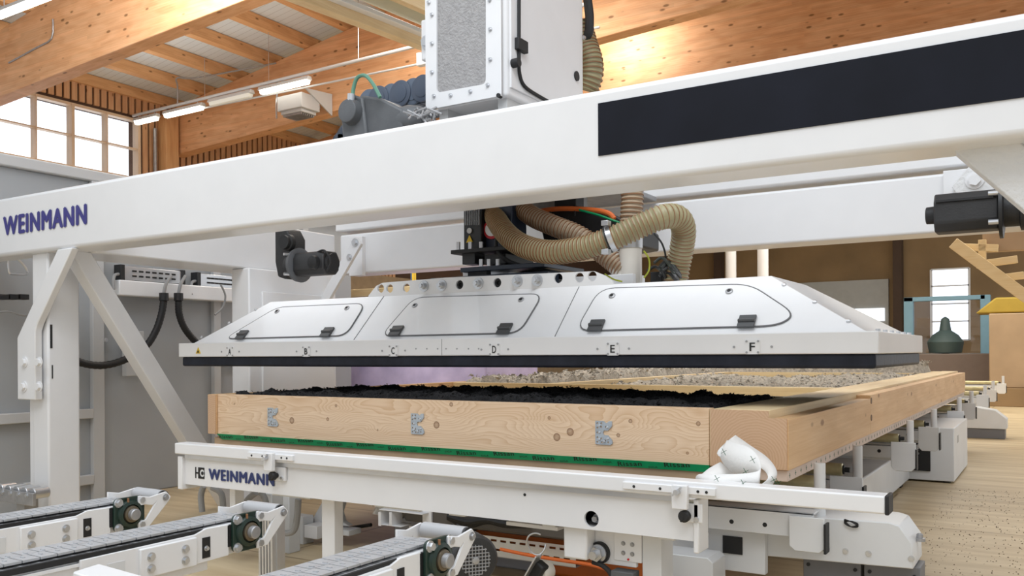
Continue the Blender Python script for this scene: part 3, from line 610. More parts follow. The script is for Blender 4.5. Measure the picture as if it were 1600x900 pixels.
pbox(731, 420, 760, 430, 3.92, .3).build('clamp_block', blackm, T)
# warning triangle, red round sign, yellow sign
a = P(734, 374, 'Y', 4.046); m = MB().xz([(a.x-.022, a.z-.017), (a.x+.022, a.z-.017), (a.x, a.z+.024)], 4.042, 4.046); m.build('warning_sign', yellow, T, label='small yellow warning triangle')
c = P(734, 362, 'Y', 4.046); MB().cyl((c.x, 4.04, c.z+.005), (c.x, 4.046, c.z+.005), .016, 20).build('round_label', greyw, T)
c = P(768, 358, 'Y', 4.08); s1 = MB().cyl((c.x, 4.08, c.z), (c.x, 4.09, c.z), .055, 28).build('prohibition_sign', redm, T, label='red ringed round sign')
MB().cyl((c.x, 4.075, c.z), (c.x, 4.081, c.z), .04, 28).build('sign_face', white, s1); MB().bar((c.x-.03, 4.073, c.z+.03), (c.x+.03, 4.073, c.z-.03), .008, .004, (0, 1, 0)).build('sign_bar', redm, s1)
# cable chain (big black loop carrier)
m = MB(); pts = [P(u, v, 'Y', 4.35) for u, v in ((838, 330), (880, 322), (930, 327), (965, 338), (1000, 358), (1000, 385), (960, 392), (900, 392), (850, 380))]
MB().xz([(p.x, p.z) for p in pts], 4.35, 4.62).build('cable_carrier', black, T, bevel=.01)
MB().tube([P(u, v, 'Y', 4.3) for u, v in ((822, 340), (845, 330), (880, 326), (925, 328), (950, 333), (960, 342))], .014, 10, 6).build('orange_cable', orange, T, label='orange cable')
MB().tube([P(u, v, 'Y', 4.28) for u, v in ((905, 328), (935, 336), (960, 345), (975, 350))], .006, 8, 6).build('green_cable', green, T, label='green cable')
for u, v in ((860, 332), (898, 328)): MB().cyl(P(u, v-6, 'Y', 4.3), P(u, v+9, 'Y', 4.3), .006, 6).build('cable_tie', blackm, T)
for k in range(5):
    MB().tube([P(u, v+k*2.2, 'Y', 3.98+.02*k) for u, v in ((775, 372), (778, 392), (800, 410), (845, 421), (895, 430))], .009, 8, 6).build('black_cable', blackm, T)
# suction hoses
def hose(name, pts, r, mat, lab, pitch=.021, clamps=()):
    W = [P(u, v, 'Y', y) for u, v, y in pts]; S0 = smooth(W, 24); L = [0]
    for i in range(1, len(S0)): L.append(L[-1]+(S0[i]-S0[i-1]).length)
    n = int(L[-1]/pitch)*4; out = []; j = 0
    for i in range(n+1):
        d = L[-1]*i/n
        while j < len(L)-2 and L[j+1] < d: j += 1
        f = (d-L[j])/max(1e-6, L[j+1]-L[j]); out.append(S0[j].lerp(S0[j+1], f))
    t = thing(name, lab, 'hose', W[0])
    prof = [1.09, .99, .93, .99]
    MB().tube(out, r, 22, 1, rf=lambda i: r*prof[i % 4]).build('hose_body', mat, t, smooth_ang=80)
    m = MB()
    for i in range(0, n-1, 4):
        a = out[i]; b = out[i+1]; d = (b-a).normalized(); m.cyl(a+d*pitch*.12, a+d*pitch*.30, r*1.07, 22)
    m.build('spiral_wire', MAT['copper_rib'], t, smooth_ang=80)
    for k in clamps:
        i = int(n*k); a = out[i]; d = (out[i+1]-a).normalized(); m = MB(); m.cyl(a-d*.012, a+d*.012, r*1.13, 26); cl = m.build('hose_clamp', steel, t)
        MB().cyl(a-d*.02, a-d*.012, r*1.16, 26).build('rubber_ring', blackm, cl)
        for sg in (-1, 1): MB().box(a.x-.02, a.x+.015, a.y-.07, a.y-.03, a.z+sg*r*1.2-.012, a.z+sg*r*1.2+.012).build('clamp_screw', steel, cl, bevel=.002)
    return t
paint('copper_rib', (.27, .13, .06), .45, var=.1)
hose('suction_hose', [(762, 296, 4.35), (768, 325, 4.2), (785, 358, 4.0), (815, 383, 3.87), (860, 394, 3.8), (910, 388, 3.78), (955, 373, 3.8), (1000, 353, 3.85), (1035, 339, 3.9), (1058, 340, 3.98), (1068, 358, 4.05), (1065, 390, 4.1), (1060, 415, 4.12), (1056, 445, 4.12)], .056, hosem, 'thick olive suction hose curving in front and clamped at its middle', clamps=(.66,))
hose('suction_hose', [(822, 275, 4.4), (806, 292, 4.35), (809, 316, 4.25), (830, 337, 4.15), (866, 353, 4.1), (905, 369, 4.1), (940, 394, 4.12), (960, 410, 4.12), (975, 422, 4.12)], .052, hosem2, 'brownish suction hose passing behind the olive one into the white fitting')
hose('suction_hose', [(988, 270, 4.15), (988, 310, 4.15), (986, 345, 4.15), (985, 372, 4.15)], .055, hosem2, 'short vertical suction hose dropping from the bridge')
hose('suction_hose', [(905, 40, 5.1), (913, 70, 5.1), (921, 95, 5.1), (922, 118, 5.1), (915, 140, 5.1)], .082, hosem, 'olive hose bulging out behind the filter tower above the bridge', pitch=.026)
tag(MB().tube([P(u, v, 'Y', 5.05) for u, v in ((918, 0), (921, 25), (920, 50), (914, 60))], .03, 10, 6).build('black_cable', blackm), 'black cable bundle running down the right side of the filter tower', 'cable')
# tower
T2 = thing('filter_tower', 'tall white filter cabinet rising above the bridge with grey screen', 'cabinet', (-2.8, 4.4, 2.45))
MB().box(-3.06, -2.52, 4.02, 4.93, 2.45, 4.4).build('body', white, T2, bevel=.02, seg=3)
fp = holed('front_plate', [(-3.06, 2.45), (-2.545, 2.45), (-2.545, 4.4), (-3.06, 4.4)],
      [[(p.x, p.z) for p in rounded([P(682, 145, 'Y', 4.0), P(759, 131, 'Y', 4.0), P(759, -200, 'Y', 4.0), P(682, -200, 'Y', 4.0)], .03)]], (0, 4.02, 0), (1, 0, 0), (0, 0, 1), .02, white, T2)
a = P(680, 150, 'Y', 4.01); b = P(762, 125, 'Y', 4.01); MB().box(a.x, b.x, 4.012, 4.03, 2.5, 4.39).build('filter_screen', mesh_g, T2, label='grey speckled filter screen')
for u, v in ((675, 23), (675, 68), (675, 113), (678, 150), (704, 149), (735, 143), (762, 133), (766, 93), (766, 46), (765, 0), (670, 4)):
    bolt(P(u, v, 'Y', 3.998), (0, -1, 0), .008, .012, steel, fp)
xs_ = -2.515; dr = [P(796, 250, 'X', xs_), P(906, 130, 'X', xs_)]
y0 = dr[0].y+.015; y1 = dr[1].y
d1 = MB().box(-2.525, -2.508, y0, y1, 2.5, 4.4).build('side_door', white, T2, bevel=.004)
a = P(806, 58, 'X', -2.5); b = P(821, 85, 'X', -2.5); MB().box(-2.51, -2.48, a.y, b.y, b.z, a.z).build('hinge', blackm, d1, bevel=.004)
a = P(803, 99, 'X', -2.5); MB().cyl((-2.51, a.y, a.z), (-2.465, a.y, a.z), .025, 20).build('lock_knob', blackm, d1, bevel=.003)
MB().tube([P(u, v, 'X', -2.5) for u, v in ((811, -60), (811, -20), (811, 0), (811, 60), (811, 90), (812, 115), (820, 135), (845, 152), (870, 165))], .010, 8, 5).build('seal', blackm, d1)
a = P(901, 119, 'X', -2.505); MB().cyl((-2.51, a.y, a.z), (-2.5, a.y, a.z), .03, 20).build('port', blackm, d1)
a = P(912, 59, 'X', -2.51); bolt((-2.51, a.y, a.z), (1, 0, 0), .01, .012, steel, T2)
a = P(782, 149, 'Y', 4.0); MB().cyl((a.x-.01, 4.02, a.z), (a.x-.01, 3.99, a.z), .012, 12).build('hole_cap', blackm, T2)
MB().box(-3.17, -3.05, 4.1, 4.16, 2.78, 3.02).build('side_lug', white, T2, bevel=.01)
bolt((-3.12, 4.1, 2.88), (0, -1, 0), .03, .03, steel, T2)
# geared motor on the bridge beside the tower
t = thing('geared_drive', 'dark grey geared drive with a round cap standing on the bridge left of the tower', 'motor', P(580, 200, 'Y', 3.85))
pts = [P(u, v, 'Y', 3.8) for u, v in ((533, 160), (553, 148), (566, 152), (572, 205), (575, 260), (538, 260), (533, 190))]
gb = MB().xz([(p.x, p.z) for p in pts], 3.8, 4.0).build('gearbox', motorg, t, bevel=.012)
MB().lathe(P(551, 176, 'Y', 3.8), (0, -1, 0), [(-.02, .075), (.0, .075), (.02, .07), (.05, .066), (.055, .05)], 28).build('round_cap', motorg, gb, bevel=.003)
a = P(568, 158, 'Y', 3.85); b = P(640, 205, 'Y', 3.85)
MB().xz([(P(568, 150, 'Y', 3.85).x, P(568, 150, 'Y', 3.85).z), (P(600, 157, 'Y', 3.85).x, P(600, 155, 'Y', 3.85).z), (P(634, 172, 'Y', 3.85).x, P(634, 172, 'Y', 3.85).z), (P(634, 215, 'Y', 3.85).x, P(634, 215, 'Y', 3.85).z), (P(568, 230, 'Y', 3.85).x, P(568, 230, 'Y', 3.85).z)], 3.82, 4.0).build('motor_body', motorg, t, bevel=.015)
MB().lathe(P(630, 190, 'Y', 3.9), (1, 0, 0), [(0, .08), (.05, .085), (.12, .07), (.16, .05)], 24).build('bell_housing', motorg, t)
MB().tube([P(u, v, 'Y', 3.78) for u, v in ((551, 160), (552, 140), (558, 122), (570, 118), (582, 130), (594, 152))], .011, 8, 6).build('green_cable', paint('cable_green', (.12, .28, .20), .5), t)
MB().cyl(P(548, 163, 'Y', 3.77), P(549, 147, 'Y', 3.77), .022, 14).build('connector', steel, t)
# dark drag chain behind it
t = thing('energy_chain', 'dark blue-grey energy chain lying on the bridge behind the geared drive', 'cable chain', P(640, 170, 'Y', 4.5))
for k in range(7):
    c = P(595+k*17+4, 168-k*4, 'Y', 4.4); m = MB(); yq = 4.25-.014*(k % 2); m.lathe((c.x, yq, c.z), (0, -1, 0), [(-.012, .083), (-.003, .083), (0, .078)], 28); m.lathe((c.x, yq-.0, c.z), (0, -1, 0), [(-.002, .055), (.004, .055), (.006, .05)], 24)
    m.box(c.x-.044, c.x+.044, 4.27, 4.58, c.z-.08, c.z+.075); m.build('chain_link', paint('chain_blue', (.07, .09, .13), .5) if k == 1 else MAT['chain_blue'] if k % 2 else paint('chain_grey', (.10, .13, .18), .5) if 'chain_grey' not in MAT else MAT['chain_grey'], t)
for k in range(3):
    c = P(548-k*8, 200+k*12, 'Y', 4.3); MB().lathe((c.x, 4.3, c.z), (0, -1, 0), [(-.15, .08), (0, .08), (.01, .06)], 20).build('chain_link', MAT['blueblack'], t)
m = MB()
for k in range(26):
    c = P(642+random.uniform(0, 45), 175+random.uniform(-4, 14), 'Y', 3.7+random.random()*.2); d = Vector((random.uniform(-.05, .05), random.uniform(-.03, .03), random.uniform(-.03, .03))); m.cyl(c-d, c+d, .006, 6)
tag(m.build('cable_tangle', steeld), 'tangle of small cables and fittings on the bridge under the tower', 'cables', kind='stuff')

# ================================================================== HOOD
H = thing('blowing_hood', 'wide white blowing hood with letter plates hanging over the wall panel', 'machine hood', (-2.54, 4.07, 1.0))
X0, X1, Y0, Y1 = -4.535, -.555, 3.45, 4.70
MB().box(X0, X1, Y0, Y1, 1.043, 1.127).build('skirt', hoodw, H, bevel=.004)
MB().box(X0+.015, X1-.012, Y0+.012, Y1-.012, .987, 1.045).build('rubber_seal', rubber, H, bevel=.012, seg=3, label='black rubber seal')
bot = [(-4.49, 3.52), (-.605, 3.52), (-.605, 4.66), (-4.49, 4.66)]; top = [(-4.06, 3.75), (-1.03, 3.75), (-1.03, 4.36), (-4.06, 4.36)]
vs = [Vector((*p, 1.125)) for p in bot]+[Vector((*p, 1.376)) for p in top]
sh = MB().poly([(3, 2, 1, 0), (4, 5, 6, 7), (0, 1, 5, 4), (1, 2, 6, 5), (2, 3, 7, 6), (3, 0, 4, 7)], vs).build('cover', hoodw, H, bevel=.003)
pt = Vector((0, 3.52, 1.125)); nrm = Vector((0, -(1.376-1.125), .23)).normalized(); upv = Vector((0, .23, .251)).normalized()
F = lambda u, v, o=0: PP(u, v, pt, nrm)+nrm*o
def hatch(cs, r, locks, latches):
    pl = rounded([F(u, v) for u, v in cs], r, 6)
    h = MB().prism(pl, nrm*.006).build('access_hatch', hoodw, H)
    MB().tube([p+nrm*.003 for p in pl], .0042, 8, 1, closed=True).build('rubber_seam', paint('seam_grey', (.16, .16, .165), .5) if 'seam_grey' not in MAT else MAT['seam_grey'], h)
    for u, v in locks:
        c = F(u, v, .006); k = MB().lathe(c, nrm, [(0, .016), (.004, .016), (.006, .013)], 20).build('lock', steeld, h); MB().hexb(c+nrm*.006, c+nrm*.0075, .009).build('lock_socket', blackm, k)
    for u, v in latches:
        c = F(u, v, .008); x = Vector((1, 0, 0)); L_ = MB()
        L_.prism([c+x*a+upv*b for a, b in ((-.035, 0), (.035, 0), (.035, .032), (-.035, .032))], nrm*.010)
        L_.prism([c+x*a+upv*b for a, b in ((-.035, -.036), (.035, -.036), (.035, -.004), (-.035, -.004))], nrm*.010)
        L_.cyl(c-x*.035+nrm*.011-upv*.002, c+x*.035+nrm*.011-upv*.002, .008, 10); L_.build('hinge', paint('hinge_grey', (.07, .072, .075), .4) if 'hinge_grey' not in MAT else MAT['hinge_grey'], h, bevel=.0015)
hatch([(352, 530), (434, 481), (572, 475), (541, 525)], .07, [(434, 488), (543, 483)], [(380, 525), (513, 521)])
hatch([(596, 526), (648, 466), (849, 460), (812, 521)], .07, [(649, 479), (815, 470)], [(621, 519), (790, 516)])
hatch([(900, 518), (938, 452), (1172, 445), (1243, 492), (1216, 510)], .08, [(957, 464), (1140, 457)], [(933, 511), (1168, 505)])
for u0, v0, u1, v1 in ((553, 531, 600, 463), (867, 526, 905, 448)):
    a = F(u0, v0, .0005); b = F(u1, v1, .0005); MB().bar(a, b, .003, .003, nrm).build('panel_joint', MAT['seam_grey'], sh)
for u, v in ((315, 527), (358, 505), (400, 484), (1225, 445), (1273, 472), (1326, 502)): MB().lathe(F(u, v, 0), nrm, [(0, .010), (.005, .009), (.008, .004)], 12).build('rivet', steel, sh)
for k in range(6):
    a = Vector((-.585, 3.62+k*.17, 1.127)); MB().hexb(a, a+Vector((0, 0, .012)), .01).build('rivet', steel, sh)
for k in range(5):
    t0 = (k+.6)/5.4; a = Vector((-.605, 3.52, 1.125)).lerp(Vector((-1.03, 3.75, 1.376)), t0)
# letter plates
for ch, u, v in (('A', 360, 549.5), ('B', 479, 549), ('C', 615, 548), ('D', 773, 546), ('E', 958, 545), ('F', 1176, 542)):
    c = P(u, v, 'Y', Y0); pl = MB().prism(rounded([(c.x-.030, Y0, c.z-.029), (c.x+.030, Y0, c.z-.029), (c.x+.030, Y0, c.z+.029), (c.x-.030, Y0, c.z+.029)], .008), (0, -.004, 0)).build('letter_plate', hoodw, H)
    text('letter', ch, inkb, pl, (c.x-.011, Y0-.005, c.z-.017), (1, 0, 0), (0, 0, 1), .022, .034, bold=.015)
    for sx in (-1, 1):
        for sz in (-1, 1): MB().cyl((c.x+sx*.023, Y0-.004, c.z+sz*.022), (c.x+sx*.023, Y0-.007, c.z+sz*.022), .0045, 10).build('screw', steeld, pl)
        MB().cyl((c.x+sx*.075, Y0, c.z), (c.x+sx*.075, Y0-.003, c.z), .005, 10).build('rivet', steeld, H)
for u in (650, 667, 684, 697, 714, 732, 748): a = P(u, 545, 'Y', Y0); MB().cyl((a.x, Y0, a.z), (a.x, Y0-.002, a.z), .004, 8).build('rivet', steeld, H)
a = P(690, 545, 'Y', Y0); MB().box(a.x, a.x+.002, Y0-.001, Y0, 1.045, 1.125).build('panel_joint', MAT['seam_grey'], H)
c = P(310, 548, 'Y', Y0); w_ = MB().xz([(c.x-.022, c.z-.017), (c.x+.022, c.z-.017), (c.x, c.z+.02)], Y0-.003, Y0).build('warning_sign', yellow, H, label='small yellow warning triangle'); MB().xz([(c.x-.008, c.z-.011), (c.x+.010, c.z-.011), (c.x+.001, c.z+.004)], Y0-.0045, Y0-.003).build('sign_symbol', inkb, w_)
# perforated lifting plate on top
Yp = 3.76; o2 = lambda u, v: (P(u, v, 'Y', Yp).x, P(u, v, 'Y', Yp).z)
outer = [(o2(577, 463)[0], 1.37), o2(578, 462), o2(590, 447), o2(600, 442), o2(700, 434), o2(930, 424), o2(945, 430), o2(958, 439), (o2(962, 441)[0], 1.37)]
hl = [circ(*o2(u, v), .024) for u, v in ((597, 451), (611, 451), (637, 450), (720, 445), (779, 442), (874, 435), (907, 434), (927, 432))]
lp = holed('lifting_plate', outer, hl, (0, Yp, 0), (1, 0, 0), (0, 0, 1), .012, white, H)
for u, v in ((720, 445), (779, 442)): c = P(u, v, 'Y', Yp); MB().lathe((c.x, Yp+.02, c.z), (0, -1, 0), [(0, .022), (.02, .022), (.022, .012), (.01, .011)], 18).build('bush', blackm, lp)
for u, v in ((663, 447), (691, 446), (748, 443), (809, 439), (840, 438)):
    c = P(u, v, 'Y', Yp-.012); m = MB(); m.cyl((c.x, Yp-.012, c.z), (c.x, Yp-.02, c.z), .030, 24); m.hexb((c.x, Yp-.02, c.z), (c.x, Yp-.04, c.z), .019); m.cyl((c.x, Yp-.04, c.z), (c.x, Yp-.052, c.z), .011, 12); m.build('bolt', steel, lp)
MB().box(o2(655, 430)[0], o2(840, 430)[0], 3.86, 3.98, 1.37, 1.47).build('mounting_beam', MAT['blueblack'], H, bevel=.004)
MB().box(-3.2, -1.8, 4.05, 4.2, 1.37, 1.45).build('rear_plate', white, H, bevel=.003)
# white pipe fitting, cables and valves on the hood
c = P(983, 432, 'Y', 4.1); px = c.x
m = MB(); m.cyl((px, 4.12, 1.37), (px, 4.12, 1.60), .058, 26); m.build('pipe_stub', clear, H, label='pale plastic pipe stub')
m = MB(); m.cyl((px, 4.12, 1.585), (px, 4.12, 1.64), .062, 26); m.build('pipe_collar', steel, H)
a = P(956, 404, 'Y', 4.13); m = MB(); m.cyl(a, (px+.01, 4.12, 1.40), .054, 24, .05); m.build('branch_pipe', clear, H, label='slanted pale plastic branch pipe')
MB().tube([P(u, v, 'Y', 3.9) for u, v in ((945, 428), (958, 436), (972, 440))], .004, 8, 5).build('earth_cable', paint('cable_yg', (.45, .5, .05), .5), H, label='yellow-green earth cable')
MB().tube([P(u, v, 'Y', 4.0) for u, v in ((1006, 392), (1014, 405), (1014, 422), (1006, 434))], .0045, 8, 6).build('earth_cable', MAT['cable_yg'], H)
MB().tube([P(u, v, 'Y', 4.1) for u, v in ((1022, 365), (1034, 380), (1040, 400), (1038, 415))], .005, 8, 6).build('thin_cable', blackm, H)
for k in range(9):
    u0 = 1006+random.uniform(0, 30); v0 = 410+random.uniform(0, 26); MB().tube([P(u0, v0, 'Y', 4.05), P(u0+12, v0-8+random.uniform(-4, 4), 'Y', 4.08), P(u0+24, v0+4, 'Y', 4.05), P(u0+30, v0+14, 'Y', 4.1)], .008, 8, 5).build('air_hose', paint('air_hose%d' % k, random.choice([(.03, .03, .03), (.12, .12, .12), (.05, .06, .05)]), .4), H)
for u0, v0, u1, v1 in ((1030, 412, 1048, 432), (1046, 407, 1062, 425), (1016, 425, 1034, 440), (1052, 418, 1068, 440)): pbox(u0, v0, u1, v1, 4.1, .07).build('valve_block', random.choice([motorg, blackm]), H, bevel=.003)

# ================================================================== WALL PANEL
W = thing('timber_frame_panel', 'long pale timber frame wall panel lying on the roller table', 'wall panel', (-2.4, 6.9, .5))
def mk_plank(knots):
    '''glued pine board: growth lines that bend round each knot'''
    m, nt, b, N, L = nodes('pine_plank'); b.inputs['Roughness'].default_value = .55; b.inputs['Specular IOR Level'].default_value = .3
    tc = N.new('ShaderNodeTexCoord'); sp = N.new('ShaderNodeSeparateXYZ'); L.new(tc.outputs['Object'], sp.inputs[0])
    def mt(op, a, c=None, d=None):
        n = N.new('ShaderNodeMath'); n.operation = op
        for i, v in enumerate((a, c, d)):
            if v is None: continue
            if isinstance(v, (int, float)): n.inputs[i].default_value = v
            else: L.new(v, n.inputs[i])
        return n.outputs[0]
    fl = mt('FLOOR', mt('DIVIDE', mt('ADD', sp.outputs[2], .11), .0735))          # three lamellas
    mp = N.new('ShaderNodeMapping'); mp.inputs['Scale'].default_value = (1.1, 1, 7); L.new(tc.outputs['Object'], mp.inputs[0])
    off = N.new('ShaderNodeCombineXYZ'); L.new(mt('MULTIPLY', fl, 3.7), off.inputs[0]); L.new(mt('MULTIPLY', fl, 11.3), off.inputs[1])
    va = N.new('ShaderNodeVectorMath'); L.new(mp.outputs[0], va.inputs[0]); L.new(off.outputs[0], va.inputs[1])
    no = N.new('ShaderNodeTexNoise'); no.inputs['Scale'].default_value = 1.6; no.inputs['Detail'].default_value = 1.5; L.new(va.outputs[0], no.inputs['Vector'])
    h = mt('MULTIPLY_ADD', no.outputs['Fac'], 7.5, mt('MULTIPLY', sp.outputs[2], 30)); core = None
    for kx, kz, ks in knots:
        dx = mt('MULTIPLY', mt('SUBTRACT', sp.outputs[0], kx), .55); dz = mt('SUBTRACT', sp.outputs[2], kz)
        d2 = mt('ADD', mt('MULTIPLY', dx, dx), mt('MULTIPLY', dz, dz))
        h = mt('MULTIPLY_ADD', mt('EXPONENT', mt('MULTIPLY', d2, -1/(ks*2.6)**2)), 2.6, h)
        dk = mt('ADD', mt('MULTIPLY', mt('SUBTRACT', sp.outputs[0], kx), mt('SUBTRACT', sp.outputs[0], kx)), mt('MULTIPLY', dz, dz))
        c_ = mt('LESS_THAN', dk, (ks*.42)**2); edge = mt('MULTIPLY', c_, mt('MULTIPLY_ADD', dk, .5/(ks*.42)**2, .4)); core = edge if core is None else mt('MAXIMUM', core, edge)
    line = mt('POWER', mt('FRACT', mt('MULTIPLY', h, 1.6)), 2.2)
    f2 = N.new('ShaderNodeTexNoise'); f2.inputs['Detail'].default_value = 5; f2.inputs['Scale'].default_value = 1; mp2 = N.new('ShaderNodeMapping'); mp2.inputs['Scale'].default_value = (4, 4, 160); L.new(tc.outputs['Object'], mp2.inputs[0]); L.new(mp2.outputs[0], f2.inputs['Vector'])
    fac = mt('ADD', mt('MULTIPLY', line, .42), mt('MULTIPLY', f2.outputs['Fac'], .5))
    wn = N.new('ShaderNodeTexWhiteNoise'); wn.noise_dimensions = '1D'; L.new(fl, wn.inputs['W']); fac = mt('ADD', fac, mt('MULTIPLY', wn.outputs['Value'], .14))
    rp = N.new('ShaderNodeValToRGB'); rp.color_ramp.elements[0].position = .12; rp.color_ramp.elements[0].color = (.86, .66, .47, 1); rp.color_ramp.elements[1].position = 1; rp.color_ramp.elements[1].color = (.60, .37, .20, 1); L.new(fac, rp.inputs[0])
    mk = N.new('ShaderNodeMix'); mk.data_type = 'RGBA'; L.new(core, mk.inputs[0]); L.new(rp.outputs[0], mk.inputs['A']); mk.inputs['B'].default_value = (.20, .09, .04, 1)
    L.new(mk.outputs['Result'], b.inputs['Base Color']); return m
_k = []
for u, v, ks in ((456, 657, .04), (512, 655, .022), (525, 634, .018), (366, 631, .012), (705, 632, .024), (682, 664, .040), (870, 683, .040), (891, 675, .040), (858, 653, .018), (985, 658, .02), (966, 680, .02), (1091, 662, .022), (1074, 708, .014), (590, 672, .012)):
    p = P(u, v, 'Y', 3.262); _k.append((p.x+2.546, p.z-.725, ks))
pk = MB().box(-3.955, -1.137, 3.262, 3.322, .615, .835).build('front_plank', mk_plank(_k), W, bevel=.002)
MB().box(-4.02, -3.957, 3.25, 10.6, .615, .835).build('side_beam', pine_y, W, bevel=.003)
# right edge: strip, glulam with a rebate and two outer battens
MB().box(-1.135, -1.06, 3.262, 10.6, .615, .832).build('inner_stud', pine_ly, W, bevel=.002)
MB().box(-1.058, -.905, 3.262, 10.6, .615, .835).build('edge_beam', pine_ly, W, bevel=.002)
zl = .808
for ya, yb, zt in ((3.262, 4.93, zl-.006), (4.931, 8.6, zl+.012), (8.601, 10.6, zl+.012)): MB().box(-.905, -.835, ya, yb, .615, zt).build('outer_batten', pine_y, W, bevel=.002)
MB().box(-1.13, -.84, 3.257, 3.262, .617, .806).build('end_face', endg, W); MB().box(-1.13, -.907, 3.2572, 3.2625, .806, .833).build('end_face', endg, W); MB().box(-4.018, -3.958, 3.246, 3.251, .617, .833).build('end_face', endg, W)
MB().box(-3.16, -3.08, 5.58, 9.6, .615, .834).build('inner_stud', pine_ly, W, bevel=.002)
for ya in (4.30, 5.50, 9.60): MB().box(-3.957, -1.135, ya, ya+.075, .615, .833).build('cross_stud', pine_l, W, bevel=.002)
MB().box(-3.957, -1.135, 10.54, 10.6, .615, .833).build('rear_plank', pine_l, W, bevel=.002)
for y0_, y1_, x_ in ((4.41, 7.2, -2.35), (5.8, 9.5, -3.0)): pass
MB().box(-4.0, -.86, 3.30, 10.58, .595, .615).build('sheathing', pine_l, W)
MB().box(-4.0, -1.09, 3.275, 10.5, .535, .595).build('under_boards', paint('under_timber', (.42, .30, .19), .6, var=.2, scale=3), W, bevel=.002)
# membrane wrapped down the right edge with printed crosses
ms = MB().box(-1.1, -.842, 3.27, 10.55, .572, .614).build('membrane', membr2, W, bevel=.003, label='pinkish membrane with green crosses along the edge')
m = MB(); y = 3.3
while y < 10.4:
    s_ = .009; z = .593; m.box(-.8422, -.8412, y-.0015, y+.0015, z-s_, z+s_); m.box(-.8422, -.8412, y-s_, y+s_, z-.0012, z+.0012); y += .085
m.build('printed_cross', inkg, ms, kind='stuff')
# green tape with repeated print
tp = MB().poly([(0, 1, 2, 3)], [(-3.96, 3.258, .617), (-1.137, 3.258, .617), (-1.137, 3.268, .588), (-3.93, 3.268, .586)]); tp.prism([(-3.96, 3.259, .617), (-1.137, 3.259, .617), (-1.137, 3.268, .588), (-3.93, 3.268, .586)], (0, .006, 0))
gt = tp.build('green_tape', green, W, label='green sealing tape with black print')
x = -3.93; k = 0
while x < -1.2:
    up_ = (0, -.01, .029); body, wd, ht = (('Rissan', .105, .020) if k % 2 == 0 else ('SIGA', .040, .008)); z = .591 if (k//2) % 2 == 0 else .599
    text('printed_word', body, inkb, gt, (x, 3.2555, z), (1, 0, .06), up_, wd, ht, bold=.02, depth=.0005); x += wd+.028; k += 1
# connector plates
for u, v in ((427, 651.5), (653, 662), (944, 676)):
    c = P(u, v, 'Y', 3.262); s_ = 1.0; 
    out = [(-.045, -.06), (-.02, -.062), (.035, -.062), (.048, -.052), (.044, -.035), (.022, -.012), (.002, -.012), (-.004, 0), (.002, .012), (.022, .012), (.044, .035), (.044, .06), (.028, .06), (.014, .048), (.0, .06), (-.045, .06)]
    out = [(a*.85, b*.80) for a, b in out]
    hs = [circ(a*.85, b*.8, .0042, 10) for a, b in ((-.033, .048), (-.033, .025), (-.033, .0), (-.033, -.025), (-.033, -.048), (-.013, .03), (-.013, -.03), (.008, -.04), (.024, -.048), (.012, .03), (-.012, .048), (-.01, -.05))]
    cp = holed('connector_plate', out, hs, (c.x, 3.262, c.z), (1, 0, 0), (0, 0, 1), .005, galv, W, label='zinc connector plate with notch')
    for a, b in ((-.022, .036), (-.022, 0), (-.022, -.036), (.004, -.045), (.022, -.03), (.020, .028)): MB().lathe((c.x+a*.85, 3.257, c.z+b*.8), (0, -1, 0), [(0, .006), (.003, .005), (.004, .001)], 10).build('screw', steel, cp)
# knot holes drilled / notch in outer batten
for ya, z_ in ((4.95, .70), (4.95, .79)): MB().lathe((-.834, ya, z_), (1, 0, 0), [(-.01, .017), (.001, .017)], 14).build('knot', paint('knot_dark', (.16, .08, .03), .6) if 'knot_dark' not in MAT else MAT['knot_dark'], W)
# insulation fill
cloud('dark_insulation', (-3.93, -1.16), (3.335, 4.295), .795, lambda x, y: .034+.022*math.sin(math.pi*min(1, max(0, (x+3.93)/2.77)))**.5, dcell, 7000, .010, 'black loose insulation filling the front compartment of the panel', 'insulation', res=.022, amp=.026)
cloud('grey_insulation', (-3.95, -3.17), (5.59, 10.5), .80, lambda x, y: .07+.02*math.sin(x*2+y), gcell, 2600, .022, 'grey cellulose heaped at the left side of the far panel, left of the inner stud', 'insulation', res=.04, amp=.05)
cloud('grey_insulation', (-3.07, -1.15), (5.59, 9.58), .765, lambda x, y: .030+.02*math.sin(x*3+y*1.3), gcell, 3000, .02, 'grey cellulose lying low in the open compartment of the far panel', 'insulation', res=.04, amp=.045)
cloud('grey_insulation', (-3.95, -1.15), (9.69, 10.52), .80, lambda x, y: .10+.02*math.sin(x*4), gcell, 2200, .022, 'grey cellulose heaped over the last compartment at the far panel end', 'insulation', res=.04, amp=.04)

